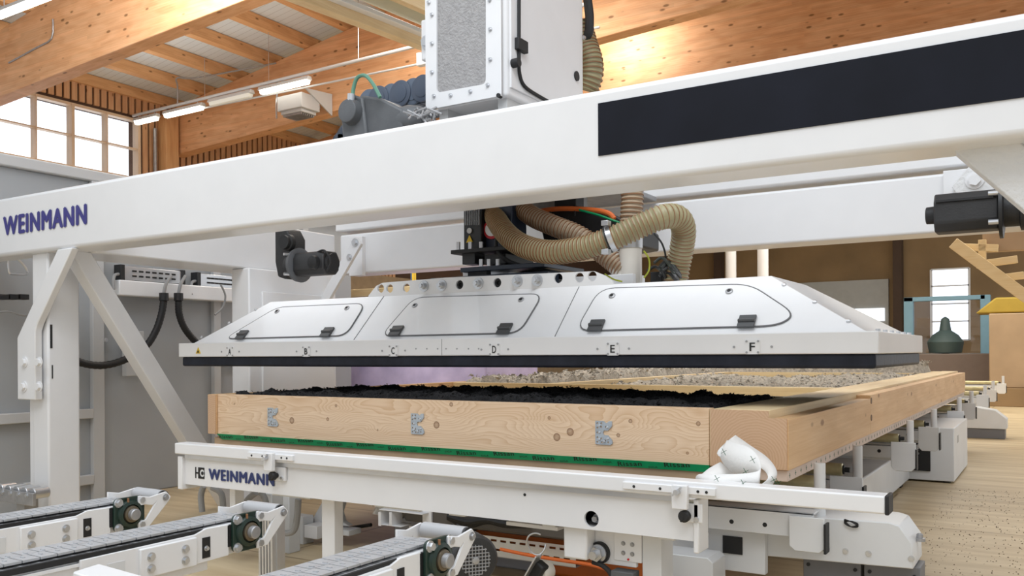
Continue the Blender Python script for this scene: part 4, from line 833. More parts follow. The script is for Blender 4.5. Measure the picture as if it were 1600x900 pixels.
# crumpled membrane strip on the rail
def ribbon(rows, name, mat, parent, label=None, th=.0015, sub=6):
    A = smooth([r[0] for r in rows], sub); B = smooth([r[1] for r in rows], sub); m = MB(); bm = m.bm; va = [bm.verts.new(p) for p in A]; vc = [bm.verts.new((a+b)/2) for a, b in zip(A, B)]; vb = [bm.verts.new(p) for p in B]
    for i in range(len(A)-1): bm.faces.new((va[i], va[i+1], vc[i+1], vc[i])); bm.faces.new((vc[i], vc[i+1], vb[i+1], vb[i]))
    o = m.build(name, mat, parent, label=label, smooth_ang=80); s_ = o.modifiers.new('thick', 'SOLIDIFY'); s_.thickness = th; return o
Rb = thing('membrane_offcut', 'crumpled white membrane strip with crosses curling over the rail', 'membrane', P(1150, 740, 'Y', 3.1))
def pr(u, v, y): return P(u, v, 'Y', y)
ribbon([(pr(1149, 680, 3.20), pr(1135, 690, 3.16)), (pr(1172, 696, 3.19), pr(1122, 712, 3.12)), (pr(1200, 716, 3.15), pr(1180, 727, 3.10)), (pr(1214, 738, 3.05), pr(1200, 745, 2.98)), (pr(1207, 758, 2.98), pr(1185, 760, 2.93))], 'outer_loop', membr, Rb)
f1 = ribbon([(pr(1136, 688, 3.15), pr(1124, 712, 3.13)), (pr(1152, 693, 3.08), pr(1132, 726, 3.08)), (pr(1172, 700, 3.03), pr(1150, 740, 3.04)), (pr(1186, 716, 3.0), pr(1180, 744, 3.0)), (pr(1187, 734, 2.98), pr(1186, 756, 2.96)), (pr(1160, 740, 2.96), pr(1160, 757, 2.95)), (pr(1120, 741, 2.96), pr(1124, 757, 2.94)), (pr(1092, 741, 3.0), pr(1100, 756, 2.97)), (pr(1088, 748, 3.05), pr(1096, 752, 3.04)), (pr(1108, 732, 3.10), pr(1130, 744, 3.08)), (pr(1126, 722, 3.14), pr(1150, 740, 3.12))], 'inner_loop', membr, Rb)
m = MB()
for u, v, y in ((1131, 706, 3.085), (1176, 718, 3.0), (1165, 737, 2.985), (1161, 755, 2.93), (1120, 748, 2.94), (1209, 750, 3.0), (1216, 754, 3.05)):
    c = P(u, v, 'Y', y-.02); 
    for d in ((.010, .006), (-.007, .012)): m.bar(c-Vector((d[0], 0, d[1])), c+Vector((d[0], 0, d[1])), .0015, .0015, (0, 1, 0))
m.build('printed_cross', inkg, Rb)

# ================================================================== WORK TABLE front
K = thing('front_rail_table', 'long white table front with stop rail and blue name below the panel', 'work table', (-2.4, 2.95, 0))
rl = MB().box(-3.81, -.445, 2.87, 2.95, .552, .608).build('stop_rail', white, K, bevel=.006, seg=3)
MB().box(-.447, -.435, 2.868, 2.952, .550, .610).build('end_cap', blackm, rl, bevel=.003)
MB().box(-3.75, -1.1, 2.885, 2.93, .532, .552).build('slide_profile', steel, K)
bmx = holed('name_beam', [(-3.77, .398), (-1.06, .398), (-1.06, .530), (-3.77, .530)], [circ(P(924, 811, 'Y', 2.9).x, P(924, 811, 'Y', 2.9).z, .030, 28)], (0, 2.912, 0), (1, 0, 0), (0, 0, 1), .012, white, K)
MB().box(-3.77, -1.06, 2.912, 3.03, .522, .530).build('beam_top', white, K); MB().box(-3.77, -1.06, 2.912, 3.03, .398, .406).build('beam_bottom', white, K); MB().box(-3.77, -1.06, 3.022, 3.03, .4, .53).build('beam_back', blackm, K); MB().box(-1.0695, -1.0645, 2.9125, 3.03, .40, .529).build('beam_cap', white, K)
c = P(924, 811, 'Y', 2.93); bolt((c.x+.012, 2.96, c.z), (0, -1, 0), .012, .03, steel, K)
MB().box(-3.80, -3.765, 2.88, 3.04, .372, .540).build('end_plate', white, K, bevel=.004)
MB().box(-1.064, -1.044, 2.885, 2.985, .36, .545).build('end_plate', white, K, bevel=.004)
ep = MB().box(-1.065, -.985, 3.04, 3.06, .34, .53).build('end_plate', white, K) if False else None
a = P(303, 747, 'Y', 2.898); b = P(430, 760, 'Y', 2.898)
lx = P(326, 742, 'Y', 2.898).x; text('lettering', 'WEINMANN', letter2, bmx, (lx, 2.8975, .434), (1, 0, 0), (0, 0, 1), P(429, 747, 'Y', 2.898).x-lx, .056, bold=.055, label='navy WEINMANN lettering')
hx = P(305, 738, 'Y', 2.898).x; hw = .075
m = MB(); s0 = .056; zb_ = .434
m.box(hx, hx+.006, 2.8975, 2.9, zb_, zb_+s0); m.box(hx, hx+.03, 2.8975, 2.9, zb_+s0*.42, zb_+s0*.55); m.build('logo_mark', inkb, bmx)
lg = holed('logo_mark', [(hx+.022, zb_), (hx+.068, zb_), (hx+.068, zb_+s0), (hx+.022, zb_+s0)], [circ(hx+.052, zb_+s0/2, .019, 18)], (0, 2.9, 0), (1, 0, 0), (0, 0, 1), .002, inkb, bmx, label='black square mark with white C')
MB().cyl((hx+.054, 2.8985, zb_+s0/2), (hx+.054, 2.897, zb_+s0/2), .009, 16).build('logo_dot', inkb, bmx)
# small holes and dark half-moons
for u, v in ((820, 773),): c = P(u, v, 'Y', 2.9); MB().cyl((c.x, 2.8985, c.z), (c.x, 2.9, c.z), .006, 12).build('hole', blackm, bmx)
for u, v in ((614, 744), (823, 762)): c = P(u, v, 'Y', 2.9); MB().cyl((c.x, 2.93, .529), (c.x, 2.93, .5335), .03, 16).build('hole', blackm, K)
def clamp(px_, w0, w1, lab):
    """slotted strip on the rail held by a plate with wing nut and knob"""
    t = MB().box(px_-w0, px_+w1, 2.858, 2.872, .566, .592).build('clamp_strip', white, K, bevel=.002, label=lab)
    for dx in (-w0*.8, -w0*.35, w1*.5, w1*.75): MB().cyl((px_+dx, 2.8565, .578), (px_+dx, 2.859, .578), .005, 12).build('hole', blackm, t)
    q = MB(); q.box(px_-.028, px_+.028, 2.838, 2.86, .515, .598); q.build('clamp_plate', white, t, bevel=.003)
    q = MB(); q.box(px_-.02, px_+.065, 2.885, 2.897, .465, .53); q.build('clamp_foot', white, t, bevel=.003)
    q = MB(); q.cyl((px_-.004, 2.838, .575), (px_-.004, 2.815, .575), .010, 12); q.bar((px_-.022, 2.826, .562), (px_+.012, 2.826, .592), .006, .012, (0, 1, 0)); q.build('wing_nut', steel, t)
    q = MB(); q.lathe((px_+.012, 2.885, .490), (0, -1, 0), [(0, .012), (.015, .012), (.017, .020), (.035, .021), (.04, .015)], 18); q.bar((px_+.012, 2.85, .490), (px_+.002, 2.85, .472), .006, .012, (0, 1, 0)); q.build('clamp_knob', blackm, t)
    MB().cyl((px_+.045, 2.885, .478), (px_+.045, 2.878, .478), .009, 14).build('bolt', steel, t)
cL = P(421, 725, 'Y', 2.85).x; cR = P(1063, 775, 'Y', 2.85).x
clamp(cL, .16, .14, 'short slotted clamp strip near the name'); clamp(cR, .22, .12, 'long slotted clamp strip near the right end')
# legs, brackets below the beam
L0 = [(-3.53, -3.49, .1, .398), (-2.90, -2.82, .0, .398)]
for a_, b_, z0, z1 in L0: MB().box(a_, b_, 2.98, 3.04, z0, z1).build('table_leg', white, K, bevel=.004)
a = P(880, 826, 'Y', 2.93); b = P(928, 878, 'Y', 2.93)
MB().box(a.x, b.x-.03, 2.93, 3.06, b.z, .40).build('drop_box', white, K, bevel=.008)
MB().box(b.x-.03, b.x+.14, 3.0, 3.02, b.z-.02, .40).build('bearing_plate', white, K, bevel=.003)
c = P(938, 863, 'Y', 3.0); q = MB(); q.cyl((c.x, 3.0, c.z), (c.x, 2.985, c.z), .042, 28); q.build('rubber_ring', blackm, K); q = MB(); q.cyl((c.x, 2.985, c.z), (c.x, 2.978, c.z), .034, 20); q.hexb((c.x, 2.978, c.z), (c.x, 2.955, c.z), .028); q.cyl((c.x, 2.955, c.z), (c.x, 2.93, c.z), .016, 16); q.build('large_nut', steel, K)
a = P(960, 833, 'Y', 3.0); b = P(1003, 880, 'Y', 3.0); q = MB().box(a.x, b.x, 2.995, 3.01, b.z, a.z+.02).build('screw_plate', white, K, bevel=.002)
for u, v in ((974, 849), (988, 851), (974, 864), (988, 866)): bolt(P(u, v, 'Y', 2.995), (0, -1, 0), .006, .006, steeld, q)
c = P(982, 874, 'Y', 2.995); MB().cyl((c.x, 2.995, c.z), (c.x, 2.99, c.z), .004, 10).build('red_dot', redm, q)
a = P(1003, 836, 'Y', 3.0); MB().box(a.x, a.x+.075, 3.0, 3.12, 0, .40).build('table_leg', tabw, K, bevel=.004)
for u0 in (958, 970): a = P(u0, 885, 'Y', 2.98); MB().box(a.x, a.x+.03, 2.97, 3.0, 0, .20).build('cylinder_rod', steel, K, bevel=.003)
a = P(954, 883, 'Y', 2.96); MB().box(a.x, a.x+.09, 2.96, 3.02, a.z-.06, a.z-.02).build('actuator_head', motorg, K, bevel=.003)
MB().tube([P(u, v, 'Y', 2.97) for u, v in ((926, 878), (940, 883), (952, 893), (956, 903))], .010, 8, 5).build('black_cable', blackm, K)
# underside ledges
for u0, u1 in ((430, 490), (590, 660), (705, 730), (850, 870), (1030, 1055)): a = P(u0, 0, 'Y', 3.0).x; b = P(u1, 0, 'Y', 3.0).x; MB().box(a, b, 2.96, 3.05, .378, .392).build('lower_ledge', tabw, K, bevel=.002)
MB().box(P(790, 0, 'Y', 3.0).x, P(870, 0, 'Y', 3.0).x, 2.98, 3.06, .36, .375).build('lower_ledge', white, K, bevel=.002)
# hanging ring
c = P(838, 850, 'Y', 2.95); m = MB(); m.tube([(c.x+.042*math.cos(t_), 2.95+.005*math.sin(t_*2), c.z+.042*math.sin(t_)) for t_ in [math.radians(65+300*k/14) for k in range(15)]], .0035, 8, 3)
tag(m.build('metal_ring', steel), 'open metal ring hanging under the table front', 'ring')
# nailer / hand tool under the ring
t = thing('hand_tool', 'pale hand tool with black grip hanging from the metal ring', 'tool', P(840, 890, 'Y', 2.9))
MB().bar(P(842, 868, 'Y', 2.93), P(815, 915, 'Y', 2.93), .006, .05, (0, 1, 0)).build('metal_plate', steel, t, bevel=.002)
MB().bar(P(848, 880, 'Y', 2.96), P(828, 915, 'Y', 2.96), .05, .05, (0, 1, 0)).build('grip', blackm, t, bevel=.01)
MB().lathe(P(845, 895, 'Y', 2.98), (0, -1, 0), [(-.05, .04), (0, .045), (.02, .035)], 18).build('body', clear, t, bevel=.004)

# ---- things under the table seen through the gap
t = thing('slotted_cable_duct', 'grey slotted cable duct running under the table', 'cable duct', (-2, 3.5, .2))
a = P(700, 842, 'Y', 3.4); b = P(880, 868, 'Y', 3.4); z = a.z-.05
xs0 = P(640, 850, 'Y', 3.4).x; xs1 = P(900, 870, 'Y', 3.4).x; hol = []; k = 0; x = xs0+.03
while x < xs1-.06:
    hol.append(slot(x, z+.072, .032, .010)); hol.append(slot(x+.02, z+.03, .032, .010)); x += .052; k += 1
holed('duct_wall', [(xs0, z), (xs1, z), (xs1, z+.09), (xs0, z+.09)], hol, (0, 3.4, 0), (1, 0, 0), (0, 0, 1), .003, steel, t)
MB().box(xs0, xs1, 3.4, 3.5, z-.004, z).build('duct_floor', steeld, t); MB().box(xs0, xs1, 3.48, 3.49, z, z+.09).build('duct_back', orangep, t)
tag(MB().box(xs0, xs1+.2, 3.36, 3.52, z+.12, z+.2).build('dark_profile', paint('profile_dark', (.09, .08, .07), .35), bevel=.01), 'dark metal profile above the slotted cable duct', 'profile')
tag(MB().tube([P(u, v, 'Y', 3.3) for u, v in ((782, 858), (800, 862), (830, 868), (880, 876), (920, 882), (950, 890))], .008, 8, 6).build('orange_cable', orange), 'orange cable stretched below the cable duct', 'cable')
t = thing('orange_machine_base', 'orange machine base under the table near the slotted duct', 'machine base', (-2, 3.7, 0))
MB().box(P(850, 880, 'Y', 3.6).x, -1.42, 3.6, 4.15, 0, .205).build('base_body', orangep, t, bevel=.02); MB().box(-3.0, P(850, 880, 'Y', 3.6).x, 3.62, 4.15, 0, .19).build('grey_body', paint('mid_grey', (.30, .30, .32), .5), t, bevel=.01)
t = thing('black_hose_bundle', 'black cable bundle sagging beneath the table front', 'cables', (-2.2, 3.3, .3))
for k in range(5): MB().tube([P(u, v+k*1.5, 'Y', 3.3+.03*k) for u, v in ((700, 806), (730, 815+k*2), (760, 812), (790, 818), (830, 818))], .012, 8, 5).build('black_cable', blackm, t)
# left looped hoses and legs below name beam
for pts, lab in ((((318, 760), (314, 775), (316, 800)), 'grey hose loop below the name, left one'), (((332, 762), (346, 772), (349, 800)), 'grey hose loop below the name, second one'), (((400, 770), (386, 782), (380, 800)), 'grey hose loop by the slim table leg'), (((408, 770), (414, 780), (418, 800)), 'short grey hose arc right of the slim table leg'), (((466, 780), (464, 810), (458, 830), (440, 832), (424, 818), (415, 800)), 'grey hose hanging in a deep loop beside the middle roller')):
    tag(MB().tube([P(u, v, 'Y', 3.1) for u, v in pts], .016, 10, 6).build('looped_hose', cable), lab, 'hose')
t = thing('under_table_frame', 'white steel uprights and lift frame under the left half of the table', 'frame', (-3.2, 3.5, 0))
for u0, v0, u1, v1, y in ((428, 772, 452, 860, 3.3), (410, 770, 425, 880, 3.15), (452, 805, 474, 850, 3.5)): 
    a = P(u0, v0, 'Y', y); b = P(u1, v1, 'Y', y); MB().box(a.x, b.x, y, y+.08, max(0, b.z-.2), a.z).build('upright', tabw, t, bevel=.004)
pts = [P(u, v, 'Y', 3.6) for u, v in ((505, 781), (536, 781), (530, 800), (534, 815), (545, 822), (483, 820))]; MB().xz([(p.x, p.z) for p in pts], 3.6, 3.64).build('gusset', tabw, t, bevel=.003)
pbox(475, 820, 495, 843, 3.5, .1).build('foot_box', white, t, bevel=.003); pbox(497, 823, 545, 838, 3.55, .1).build('foot_box', tabw, t, bevel=.003)
MB().tube([P(u, v, 'Y', 3.7) for u, v in ((500, 824), (530, 827), (560, 823), (580, 820))], .01, 8, 5).build('black_pipe', blackm, t)
a = P(596, 802, 'Y', 3.4); pbox(592, 797, 660, 803, 3.3, .1).build('ledge', white, t, bevel=.002); pbox(592, 819, 626, 824, 3.3, .1).build('ledge', white, t, bevel=.002)
for u in (591, 608): pbox(u, 800, u+4, 822, 3.3, .08).build('post', white, t)
pbox(660, 798, 674, 818, 3.35, .03).build('bracket', white, t); MB().xz([(P(u, v, 'Y', 3.4).x, P(u, v, 'Y', 3.4).z) for u, v in ((676, 800), (696, 802), (704, 820), (686, 820))], 3.4, 3.45).build('bracket', white, t)
cloud('grey_insulation', (P(592, 815, 'Y', 3.45).x, P(640, 815, 'Y', 3.45).x), (3.40, 3.60), .24, lambda x, y: .06, gcell, 300, .012, 'clump of grey cellulose caught in the frame below the table', 'insulation', res=.02, amp=.03)
t = thing('aluminium_profile', 'upright ribbed aluminium profile beside the middle conveyor', 'profile', P(410, 860, 'Y', 2.35))
a = P(404, 855, 'Y', 2.35); b = P(427, 855, 'Y', 2.35)
for k in range(5): x = a.x+(b.x-a.x)*k/5; MB().box(x, x+(b.x-a.x)/5-.005, 2.35, 2.38, 0, .42).build('rib', steel, t)
MB().box(a.x, b.x, 2.37, 2.41, 0, .42).build('core', steel, t)

# ================================================================== CONVEYORS
def conveyor(Xf, lab, motor=False):
    t = thing('chain_conveyor', lab, 'conveyor', (Xf-.08, 1.2, 0), 'chain conveyors at the front left')
    yb, ye, z = .35, 2.0, .467
    MB().box(Xf-.155, Xf-.006, yb, 1.86, .365, .498).build('side_frame', white, t, bevel=.004)
    MB().box(Xf-.13, Xf-.03, yb, 2.02, .498, .507).build('slide_bed', blackm, t)
    MB().box(Xf-.006, Xf+.004, yb, 1.84, .484, .500).build('rubber_edge', blackm, t, label='black rubber edge')
    MB().box(Xf-.004, Xf+.004, yb, 1.5, .468, .478).build('side_lip', white, t, bevel=.001)
    m = MB(); y = yb
    while y < 2.02:
        m.box(Xf-.140, Xf-.078, y, y+.0445, .507, .5135); m.box(Xf-.076, Xf-.012, y+.012, y+.0565, .507, .5135); m.box(Xf-.10, Xf-.085, y+.012, y+.018, .5135, .5155); m.box(Xf-.055, Xf-.04, y+.028, y+.034, .5135, .5155); y += .048
    m.build('chain_plates', paint('chain_steel', (.47, .48, .50), .38, metal=.35, var=.08, scale=20) if 'chain_steel' not in MAT else MAT['chain_steel'], t, kind='stuff')
    # bolted side plates
    sp = MB().yz([(1.42, .395), (1.47, .395), (1.47, .385), (1.93, .40), (1.93, .50), (1.84, .502), (1.80, .490), (1.42, .487), (1.42, .46), (1.435, .455), (1.435, .41), (1.42, .405)], Xf, Xf+.010).build('side_plate', white, t, bevel=.002)
    MB().box(Xf+.008, Xf+.020, 1.60, 1.80, .395, .483).build('cover_plate', white, sp, bevel=.003)
    MB().box(Xf+.002, Xf+.012, 1.50, 1.555, .41, .46).build('recess', tabw, sp)
    MB().box(Xf+.009, Xf+.012, 1.825, 1.855, .41, .475).build('slot', blackm, sp)
    bolt((Xf+.010, 1.84, .44), (1, 0, 0), .006, .010, steel, sp)
    for yy in (1.635, 1.755):
        for zz in (.42, .455): bolt((Xf+.020, yy, zz), (1, 0, 0), .0095, .010, steel, sp)
    # flange bearing
    s_ = .062; cy = 2.0
    fl = MB().prism(rounded([(Xf+.01, cy-s_, z-s_), (Xf+.01, cy+s_, z-s_), (Xf+.01, cy+s_, z+s_), (Xf+.01, cy-s_, z+s_)], .022), (.012, 0, 0)).build('flange_bearing', greend, t, bevel=.002, label='dark green square flange bearing')
    MB().lathe((Xf+.02, cy, z), (1, 0, 0), [(0, .052), (.012, .048), (.016, .036), (.006, .034)], 32).build('bearing_hub', greend, fl)
    MB().lathe((Xf+.02, cy, z), (1, 0, 0), [(0, .032), (.020, .030), (.022, .026)], 28).build('inner_ring', paint('brass_ring', (.16, .13, .09), .4, metal=.6) if 'brass_ring' not in MAT else MAT['brass_ring'], fl)
    MB().lathe((Xf+.02, cy, z), (1, 0, 0), [(0, .021), (.038, .021), (.041, .018)], 24).build('shaft_end', steeld, fl)
    MB().cyl((Xf+.03, cy-.012, z+.045), (Xf+.03, cy-.012, z+.06), .004, 8).build('grease_nipple', MAT['copper_rib'], fl)
    for sy in (-1, 1):
        for sz in (-1, 1): bolt((Xf+.022, cy+sy*.046, z+sz*.046), (1, 0, 0), .0115, .014, steel, fl)
    MB().box(Xf-.02, Xf+.01, cy-.075, cy-.055, z-.04, z+.03).build('adjuster', blackm, t)
    # head frame and chain guard
    MB().box(Xf-.155, Xf+.0, 1.86, 2.06, .40, .50).build('head_frame', white, t, bevel=.003)
    # nose roller on its 7-shaped arms
    ry, rz = 2.150, .508
    arm = [(cy+.046-.016, z+.046+.016), (cy+.08, z+.052), (ry+.0, rz+.022), (ry+.02, rz), (ry+.012, rz-.015), (cy+.075, z-.058), (cy+.03, z-.062), (cy+.03, z-.036), (cy+.06, z-.03), (ry-.045, rz-.012), (ry-.06, rz-.022), (cy+.06, z+.026), (cy+.03, z+.026)]
    def arm_mb(x): return MB().prism([(x, a, b) for a, b in arm], (.008, 0, 0))
    for x in (Xf+.024, Xf-.165): arm_mb(x).build('roller_arm', white, t, bevel=.002)
    bolt((Xf+.032, ry-.004, rz), (1, 0, 0), .009, .010, steeld, t); 
    rr = MB().lathe((Xf-.150, ry, rz), (1, 0, 0), [(0, .018), (.002, .0255), (.158, .0255), (.160, .018)], 28).build('nose_roller', greyr, t)
    MB().lathe((Xf+.010, ry, rz), (1, 0, 0), [(0, .024), (.006, .024), (.010, .012)], 24).build('roller_cap', blackm, rr)
    for yy in (.7, 1.5): MB().box(Xf-.12, Xf-.05, yy, yy+.08, 0, .366).build('support_post', white, t, bevel=.004)
    return t
c1 = conveyor(-2.935, 'chain conveyor farthest left, its roller end in front of the brace')
cv2 = conveyor(-2.300, 'middle chain conveyor ending below the blue name on the table')
cv3 = conveyor(-1.512, 'nearest chain conveyor at the bottom centre beside the finned motor')
# finned motor beside the near conveyor
mc = P(735, 878, 'Y', 2.5)
t = thing('finned_motor', 'black finned electric motor with round fan grille beside the near conveyor', 'motor', (mc.x, 2.5, 0))
ax = Vector((.80, -.60, 0)).normalized(); 
c = P(740, 874, 'Y', 2.40); base = c-ax*.02
MB().lathe(base-ax*.06, ax, [(0, .075), (.004, .083), (.085, .083), (.098, .074), (.100, .055)], 36).build('fan_cover', motorb, t)
m = MB(); 
for k in range(24):
    a_ = 2*math.pi*k/24; s1 = ax.cross(Vector((0, 0, 1))); o_ = s1*math.cos(a_)+Vector((0, 0, 1))*math.sin(a_); m.bar(base-ax*.06+o_*.065, base-ax*.22+o_*.065, .004, .022, o_)
m.cyl(base-ax*.06, base-ax*.22, .058, 24); m.build('finned_body', blackm, t)
gr = MB(); s1 = ax.cross(Vector((0, 0, 1))).normalized(); u1 = Vector((0, 0, 1)); fc = base+ax*.041
for k in range(-4, 5):
    q_ = k*.0115; hh = math.sqrt(max(0, .052**2-q_*q_)); gr.cyl(fc+s1*q_-u1*hh, fc+s1*q_+u1*hh, .0018, 6); gr.cyl(fc+u1*q_-s1*hh, fc+u1*q_+s1*hh, .0018, 6)
gr.lathe(fc, ax, [(-.001, .012), (.003, .012), (.004, .008)], 16); gr.build('fan_grille', steeld, t)
MB().box(mc.x-.12, mc.x-.04, 2.5, 2.62, 0, mc.z-.06).build('foot', blackm, t)
# white box cover near bottom edge, wheels at far left
a = P(115, 892, 'Z', .40); b = P(150, 880, 'Z', .40)
tag(MB().prism([P(113, 893, 'Z', .486), P(155, 880, 'Z', .486), P(245, 905, 'Z', .486), P(215, 925, 'Z', .486)], (0, 0, -.486)).build('white_box_cover', hoodw, bevel=.006), 'bright white box cover at the bottom edge before the middle conveyor', 'cover')
t = thing('wheel_track', 'grey rail with small steel wheels at the left edge', 'roller track', P(20, 790, 'Y', 2.6))
Yt = 2.75; a = P(51, 783, 'Y', Yt); MB().box(a.x-.55, a.x, Yt, Yt+.02, a.z-.03, a.z+.042).build('track_plate', steeld, t, bevel=.002)
for k in range(5):
    c = P(45, 772, 'Y', Yt); cx_ = c.x-.02-k*.085; MB().cyl((cx_, Yt+.03, c.z-.005), (cx_, Yt+.12, c.z-.005), .032, 24).build('wheel', steel, t, bevel=.003); bolt((cx_, Yt, c.z-.01), (0, -1, 0), .010, .008, steel, t)
MB().box(a.x-.2, a.x-.12, Yt+.02, Yt+.10, 0, a.z).build('post', steeld, t)

# ================================================================== ROLLER ARMS under the panel
def roller_arm(y, lab, xr=-.84, far=False):
    t = thing('roller_arm', lab, 'roller arm', (-2.2, y, 0), 'roller arms under the panel')
    rl = MB().lathe((-3.6, y, .505), (1, 0, 0), [(0, .02), (.002, .029), (3.6+xr-.004, .029), (3.6+xr, .02)], 24).build('roller', goldr, t, label='brass coloured roller')
    MB().lathe((xr, y, .505), (1, 0, 0), [(0, .022), (.006, .022), (.008, .012), (.03, .012)], 20).build('roller_cap', blackm, rl)
    MB().cyl((-.775, y-.01, .36), (-.775, y-.01, .62), .021, 20).build('stop_post', tabw, t, bevel=.002)
    ch = MB(); ch.box(-3.7, -.76, y+.04, y+.055, .36, .465); ch.box(-3.7, -.76, y-.05, y+.055, .457, .465); ch.box(-3.7, -.76, y-.05, y-.04, .385, .465); c_ = ch.build('channel', tabw, t, bevel=.002)
    for xx in (-1.35, -1.15, -.95): MB().cyl((xx, y-.0505, .425), (xx, y-.049, .425), .011, 14).build('hole', blackm, c_)
    a_ = .07; MB().xz([(-.86, .50), (-.72, .50), (-.72, .35), (-.745, .325), (-.835, .325), (-.86, .35)], y-.20, y-.19).build('end_plate', tabw, t, bevel=.003)
    MB().box(-.80, -.77, y-.19, y-.05, .36, .45).build('connector', tabw, t)
    MB().box(-.722, -.714, y-.205, y-.14, .335, .46).build('edge_strip', blackm, t)
    for xx in (-3.2, -1.6): MB().box(xx, xx+.08, y-.04, y+.04, 0, .36).build('support_leg', tabw, t)
ys = [(4.25, 'roller arm second behind the front rail, beside the curled membrane'), (5.95, 'roller arm with white end plate left of the cable box'), (7.2, 'roller arm just in front of the grey control box'), (9.2, 'roller arm passing behind the grey control box'), (10.6, 'roller arm under the far end of the panel'), (12.7, 'first roller arm beyond the panel end'), (14.4, 'second roller arm beyond the panel end'), (17.2, 'farthest roller arm beyond the panel end')]
for y_, l_ in ys: roller_arm(y_, l_)
# near arm with tapered base
y_ = 3.78; t = thing('roller_arm', 'nearest roller arm with slotted channel and tapered base below the rail', 'roller arm', (-1, y_, 0), 'roller arms under the panel')
rl = MB().lathe((-3.6, y_, .505), (1, 0, 0), [(0, .02), (.002, .029), (2.75, .029), (2.754, .02)], 24).build('roller', goldr, t, label='brass coloured roller'); MB().lathe((-.846, y_, .505), (1, 0, 0), [(0, .022), (.006, .022), (.008, .012), (.03, .012)], 20).build('roller_cap', blackm, rl)
MB().cyl((-.79, 3.55, .36), (-.79, 3.55, .615), .022, 20).build('stop_post', tabw, t, bevel=.002)
ch = MB(); ch.box(-3.3, -.78, 3.40, 3.41, .345, .440); ch.box(-3.3, -.78, 3.40, 3.50, .432, .440); c_ = ch.build('channel', tabw, t, bevel=.002)
for u, v in ((1143, 815), (1195, 820), (1252, 826)): c = P(u, v, 'Y', 3.4); MB().lathe((c.x, 3.401, c.z), (0, -1, 0), [(0, .009), (.0015, .009)], 14).build('hole', blackm, c_)
MB().xz([(-.865, .43), (-.735, .43), (-.735, .315), (-.755, .298), (-.845, .298), (-.865, .315)], 3.375, 3.385).build('end_plate', tabw, t, bevel=.003); MB().box(-.735, -.727, 3.36, 3.42, .30, .41).build('edge_strip', blackm, t)
b3 = [P(u, v, 'Y', 3.55) for u, v in ((1290, 813), (1392, 813), (1408, 818), (1428, 846), (1430, 885), (1250, 870), (1250, 868))]
MB().xz([(-1.25, .40)]+[(p.x, p.z) for p in b3[1:5]]+[(-1.25, .23)], 3.5, 3.75).build('tapered_base', tabw, t, bevel=.004)
MB().box(-1.40, -.98, 3.46, 3.5, .17, .335).build('front_box', tabw, t, bevel=.003); MB().box(-1.15, -1.07, 3.455, 3.462, .24, .31).build('window', blackm, t)
for u0, u1 in ((1255, 1345), (1350, 1438)):
    a = P(u0, 868, 'Y', 3.56); b = P(u1, 900, 'Y', 3.56); fb_ = MB().box(a.x, b.x, 3.56, 3.70, .0, .245).build('foot_block', paint('foot_grey', (.17, .17, .18), .5) if 'foot_grey' not in MAT else MAT['foot_grey'], t, bevel=.003)
    for dx in (.02, b.x-a.x-.02): MB().cyl((a.x+dx, 3.561, .21), (a.x+dx, 3.555, .21), .007, 12).build('bolt', blackm, fb_)
for u, v in ((1262, 855), (1321, 861), (1357, 865), (1424, 873)): bolt(P(u, v, 'Y', 3.5), (0, -1, 0), .008, .006, steel, t)
for u, v in ((1285, 855), (1330, 818)):
    c = P(u, v, 'Y', 3.49)
    for k in range(4): MB().tube([(c.x-.025, 3.49, c.z+.004*k), (c.x, 3.485-.003*k, c.z+.01), (c.x+.025, 3.49, c.z-.003*k), (c.x, 3.488, c.z-.012)], .002, 6, 4, closed=True).build('cable_tie', blackm, t)
a = P(1428, 846, 'Y', 3.5); MB().lathe((a.x+.005, 3.62, a.z-.02), (0, 0, 1), [(0, .02), (.012, .02), (.014, .012), (.025, .012), (.03, .006)], 14).build('adjusting_screw', steeld, t)
# slanted grey parts below the name beam end
t = thing('grey_base_plate', 'grey angled base plates under the right end of the table front', 'base plate', (-1.3, 3.2, 0))
pts = [P(u, v, 'Y', 3.25) for u, v in ((1020, 862), (1105, 872), (1114, 880), (1114, 915), (1020, 910))]; MB().xz([(p.x, p.z) for p in pts], 3.25, 3.4).build('angled_plate', tabw, t, bevel=.003)
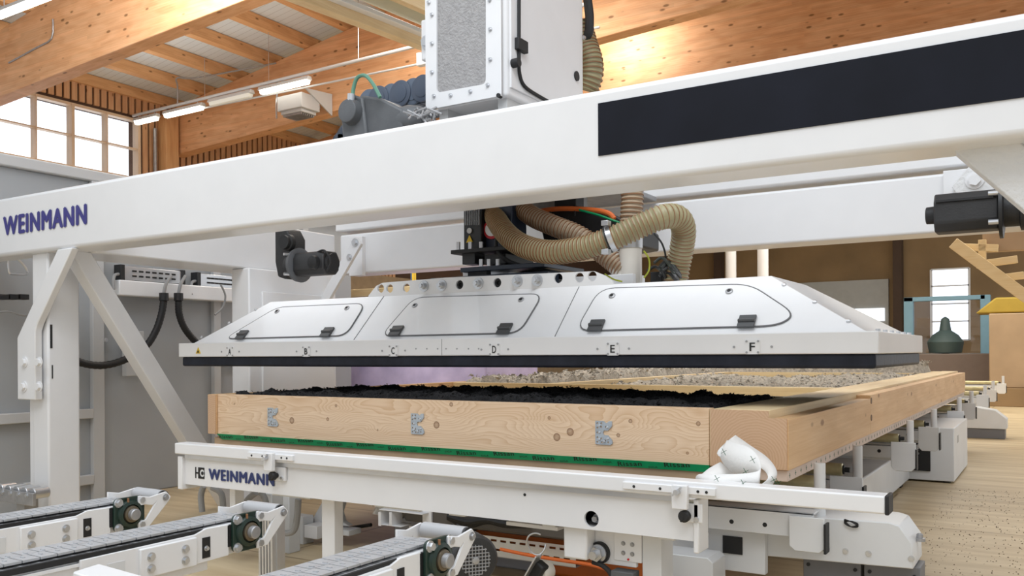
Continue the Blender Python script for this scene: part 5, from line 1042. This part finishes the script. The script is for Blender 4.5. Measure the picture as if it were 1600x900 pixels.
# far lift base and control cabinet
t = thing('control_cabinet', 'grey control cabinet with cable openings on the floor under the roller arms', 'cabinet', (-.85, 8.0, 0))
MB().box(-1.35, -.69, 7.73, 8.95, .015, .44).build('body', tabw, t, bevel=.006)
a = P(1455, 690, 'Y', 7.72); MB().box(-1.02, -.86, 7.715, 7.735, .09, .44).build('connector_panel', blackm, t)
for k in range(7):
    MB().tube([(-.90-.01*k, 7.71, .38-.03*k), (-.93-.01*k, 7.60, .33-.02*k), (-1.05, 7.58, .28-.02*k), (-1.2, 7.6, .30-.015*k), (-1.35, 7.65, .26-.01*k)], .012, 8, 6).build('cable', random.choice([cable, steeld, blackm]), t)
MB().box(-.71, -.688, 8.0, 8.1, .30, .36).build('label_plate', steeld, t)
for x_, y_2 in ((-1.3, 7.8), (-.75, 7.8), (-1.3, 9.2), (-.75, 9.2)): MB().cyl((x_, y_2, 0), (x_, y_2, .016), .03, 14).build('foot', blackm, t)
def lift_base(yb_, x1, lab):
    t = thing('lift_base', lab, 'machine base', (x1-.6, yb_, 0))
    MB().xz([(x1-1.6, .12), (x1, .12), (x1, .24), (x1-.12, .34), (x1-.3, .37), (x1-1.6, .37)], yb_, yb_+.3).build('tapered_base', tabw, t, bevel=.006)
    for k in range(2): MB().box(x1-.95+k*.48, x1-.50+k*.48, yb_+.02, yb_+.28, 0, .12).build('foot_block', MAT['foot_grey'], t, bevel=.004)
lift_base(11.9, -.50, 'low tapered machine base on the floor beyond the cabinet')
t = thing('cross_beam', 'low white beam on the floor running under the roller arms', 'beam', (-1.4, 5.4, 0)); MB().box(-1.40, -1.0, 5.35, 7.6, .03, .28).build('beam_body', tabw, t, bevel=.01)
for yy in (5.5, 7.3): MB().box(-1.38, -1.02, yy, yy+.1, 0, .03).build('foot', blackm, t)
tag(MB().box(-12, -.75, 12.05, 12.15, 0, .012).build('floor_track', blackm), 'dark guide track across the floor beyond the cabinet', 'track') if False else None
# sawdust scattered on the floor
m = MB()
for k in range(1500):
    x_ = random.gauss(-.35, .45); y_2 = random.uniform(3.6, 7.5)*1.0
    if x_ > 1.3 or (x_ < -.68): continue
    r_ = random.uniform(.002, .006); a_ = random.random()*6
    m.poly([(0, 1, 2), (0, 2, 3), (0, 3, 1), (1, 3, 2)], [(x_+r_*math.cos(a_), y_2+r_*math.sin(a_), .0005), (x_-r_, y_2+r_*.5, .0005), (x_+r_*.3, y_2-r_, .0005), (x_, y_2, r_*.9)])
tag(m.build('sawdust', paint('debris', (.16, .11, .07), .9)), 'dark crumbs and sawdust scattered on the floor right of the table', 'sawdust', kind='stuff')
